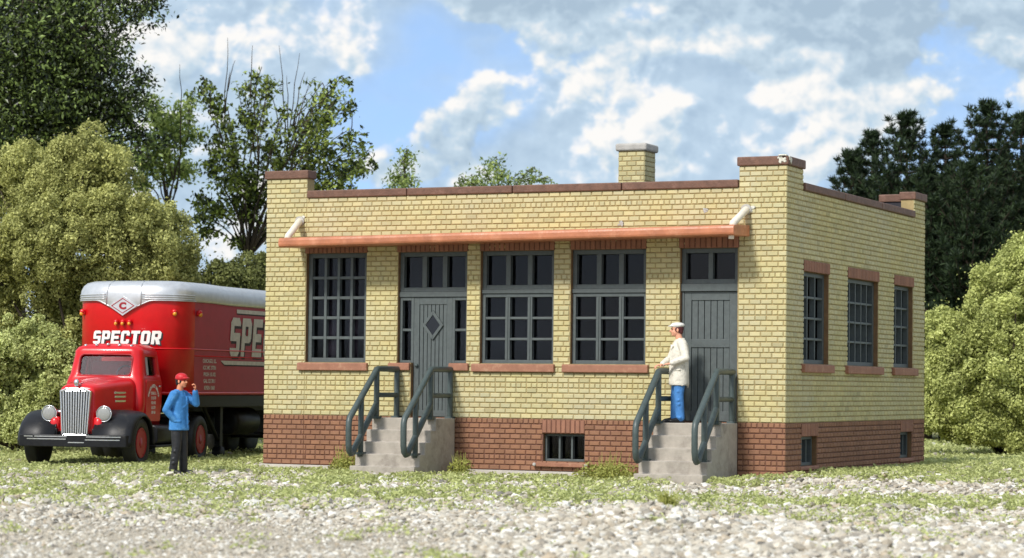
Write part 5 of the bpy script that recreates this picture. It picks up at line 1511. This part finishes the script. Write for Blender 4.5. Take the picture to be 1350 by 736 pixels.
def pine(label, px, py, dist, rbase, seed):
    global rng
    rg = np.random.default_rng(seed); rr = random.Random(seed); rng = rg
    top = at(px, py, dist); base = Vector((top.x, top.y, float(terrain(top.x, top.y))-.05)); H = top.z-base.z
    root = empty('pine_tree', base, 0, label, 'tree', 'dark pines behind the depot')
    b = MB(); b.tube([(0, 0, 0), (.05, .03, H*.5), (0, 0, H)], [.22, .13, .02], 8)
    C, Dn = [], []
    nl = int(H/.42)
    for k in range(nl):
        t = k/(nl-1); z = H*(.06+.92*t); L = rbase*1.15*(1-t)**.62*rr.uniform(.65, 1.25)+.25
        nb = 8 if t < .8 else 5; a0 = rr.random()*6.28
        for j in range(nb):
            a = a0+6.283*j/nb+rr.uniform(-.3, .3); Lj = L*rr.uniform(.7, 1.15); dv = Vector((math.cos(a), math.sin(a), 0))
            rise = .15+.55*t
            pts = [Vector((0, 0, z)), Vector((0, 0, z))+dv*Lj*.55+Vector((0, 0, Lj*.05)), Vector((0, 0, z))+dv*Lj+Vector((0, 0, Lj*rise+.15))]
            b.tube(pts, [.035, .02, .008], 4, caps=False)
            m_ = max(5, int(Lj/.14))
            for q in range(m_):
                s = .25+.75*(q+.5)/m_; p = pts[0].lerp(pts[1], s/.55) if s < .55 else pts[1].lerp(pts[2], (s-.55)/.45)
                side = Vector((-dv.y, dv.x, 0))*rr.uniform(-.32, .32)*Lj*.55*(1-s*.4)
                C.append(p+side+Vector((0, 0, rr.uniform(-.05, .12)))); Dn.append((dv*.5+Vector((0, 0, .6+t))+side*.6).normalized())
            C.append(pts[2]); Dn.append(Vector((0, 0, 1)))
    for q in range(6): C.append(Vector((0, 0, H-.12*q))); Dn.append(Vector((0, 0, 1)))
    for k in range(7):                     # side leaders, upright like candles
        a = rr.uniform(0, 6.28); rad = rr.uniform(.3, .8)*rbase*.62; z1 = H*(1-.08-.25*rad/rbase)-rr.uniform(0, .9); z0 = z1-rr.uniform(1.6, 2.6)
        p0, p1 = Vector((math.cos(a)*rad*.35, math.sin(a)*rad*.35, z0)), Vector((math.cos(a)*rad, math.sin(a)*rad, z1))
        b.tube([p0, p0.lerp(p1, .5)+Vector((math.cos(a), math.sin(a), 0))*.12, p1], [.04, .03, .01], 5, caps=False)
        for q in range(16):
            p = p1.lerp(p0, (q/16)**1.1); sp = .06+.5*(q/16); C.append(p+Vector((rr.uniform(-1, 1)*sp, rr.uniform(-1, 1)*sp, rr.uniform(-.1, .1)))); Dn.append(Vector((rr.uniform(-.5, .5), rr.uniform(-.5, .5), 1)).normalized())
    b.build('trunk', M['bark'], root)
    C = np.array([tuple(c) for c in C]); Dn = np.array([tuple(d) for d in Dn]); per = 20
    c = np.repeat(C, per, 0); dn = np.repeat(Dn, per, 0); n = len(c)
    dirs = dn*.75+rand_dirs(n)*.75; dirs /= np.linalg.norm(dirs, axis=1, keepdims=True)
    ln = .18+.16*rg.random(n); cc = c+dirs*(ln*.45)[:, None]+rand_dirs(n)*.04
    nr = np.cross(dirs, rand_dirs(n)); nr /= np.maximum(np.linalg.norm(nr, axis=1, keepdims=True), 1e-5)
    v, f = leaf_quads(cc, nr, ln, .032+.02*rg.random(n), dirs)
    np_mesh('crown', v, f, M['needle'], np.clip(rg.random(n)**1.6, 0, 1), root)
for k, (px, py, d, r, lb) in enumerate([
        (1122, 208, 88, 1.4, 'shortest dark pine, half hidden behind the side parapet of the depot'),
        (1150, 182, 90, 1.9, 'dark pine just above the rear roof corner of the depot, second shortest'),
        (1195, 158, 86, 2.2, 'dark pine with spread candle tips directly behind the rear corner of the depot'),
        (1246, 172, 90, 2.3, 'dark pine between the candle-tipped pine and the pointed tallest pine'),
        (1301, 143, 85, 2.6, 'tallest pointed dark pine above the wide bush'),
        (1346, 158, 88, 2.4, 'dark pine at the right edge of the photo, beside the tallest pine'),
        (1222, 230, 83, 2.0, 'lower dark pine filling the gap in front of its row, close to the depot corner'),
        (1275, 225, 82, 2.2, 'lower dark pine in front of the tallest pine, just over the wide bush'),
        (1400, 150, 88, 2.6, 'dark pine standing past the edge of the photo')]):
    pine(lb, px, py, d, r, 200+k)
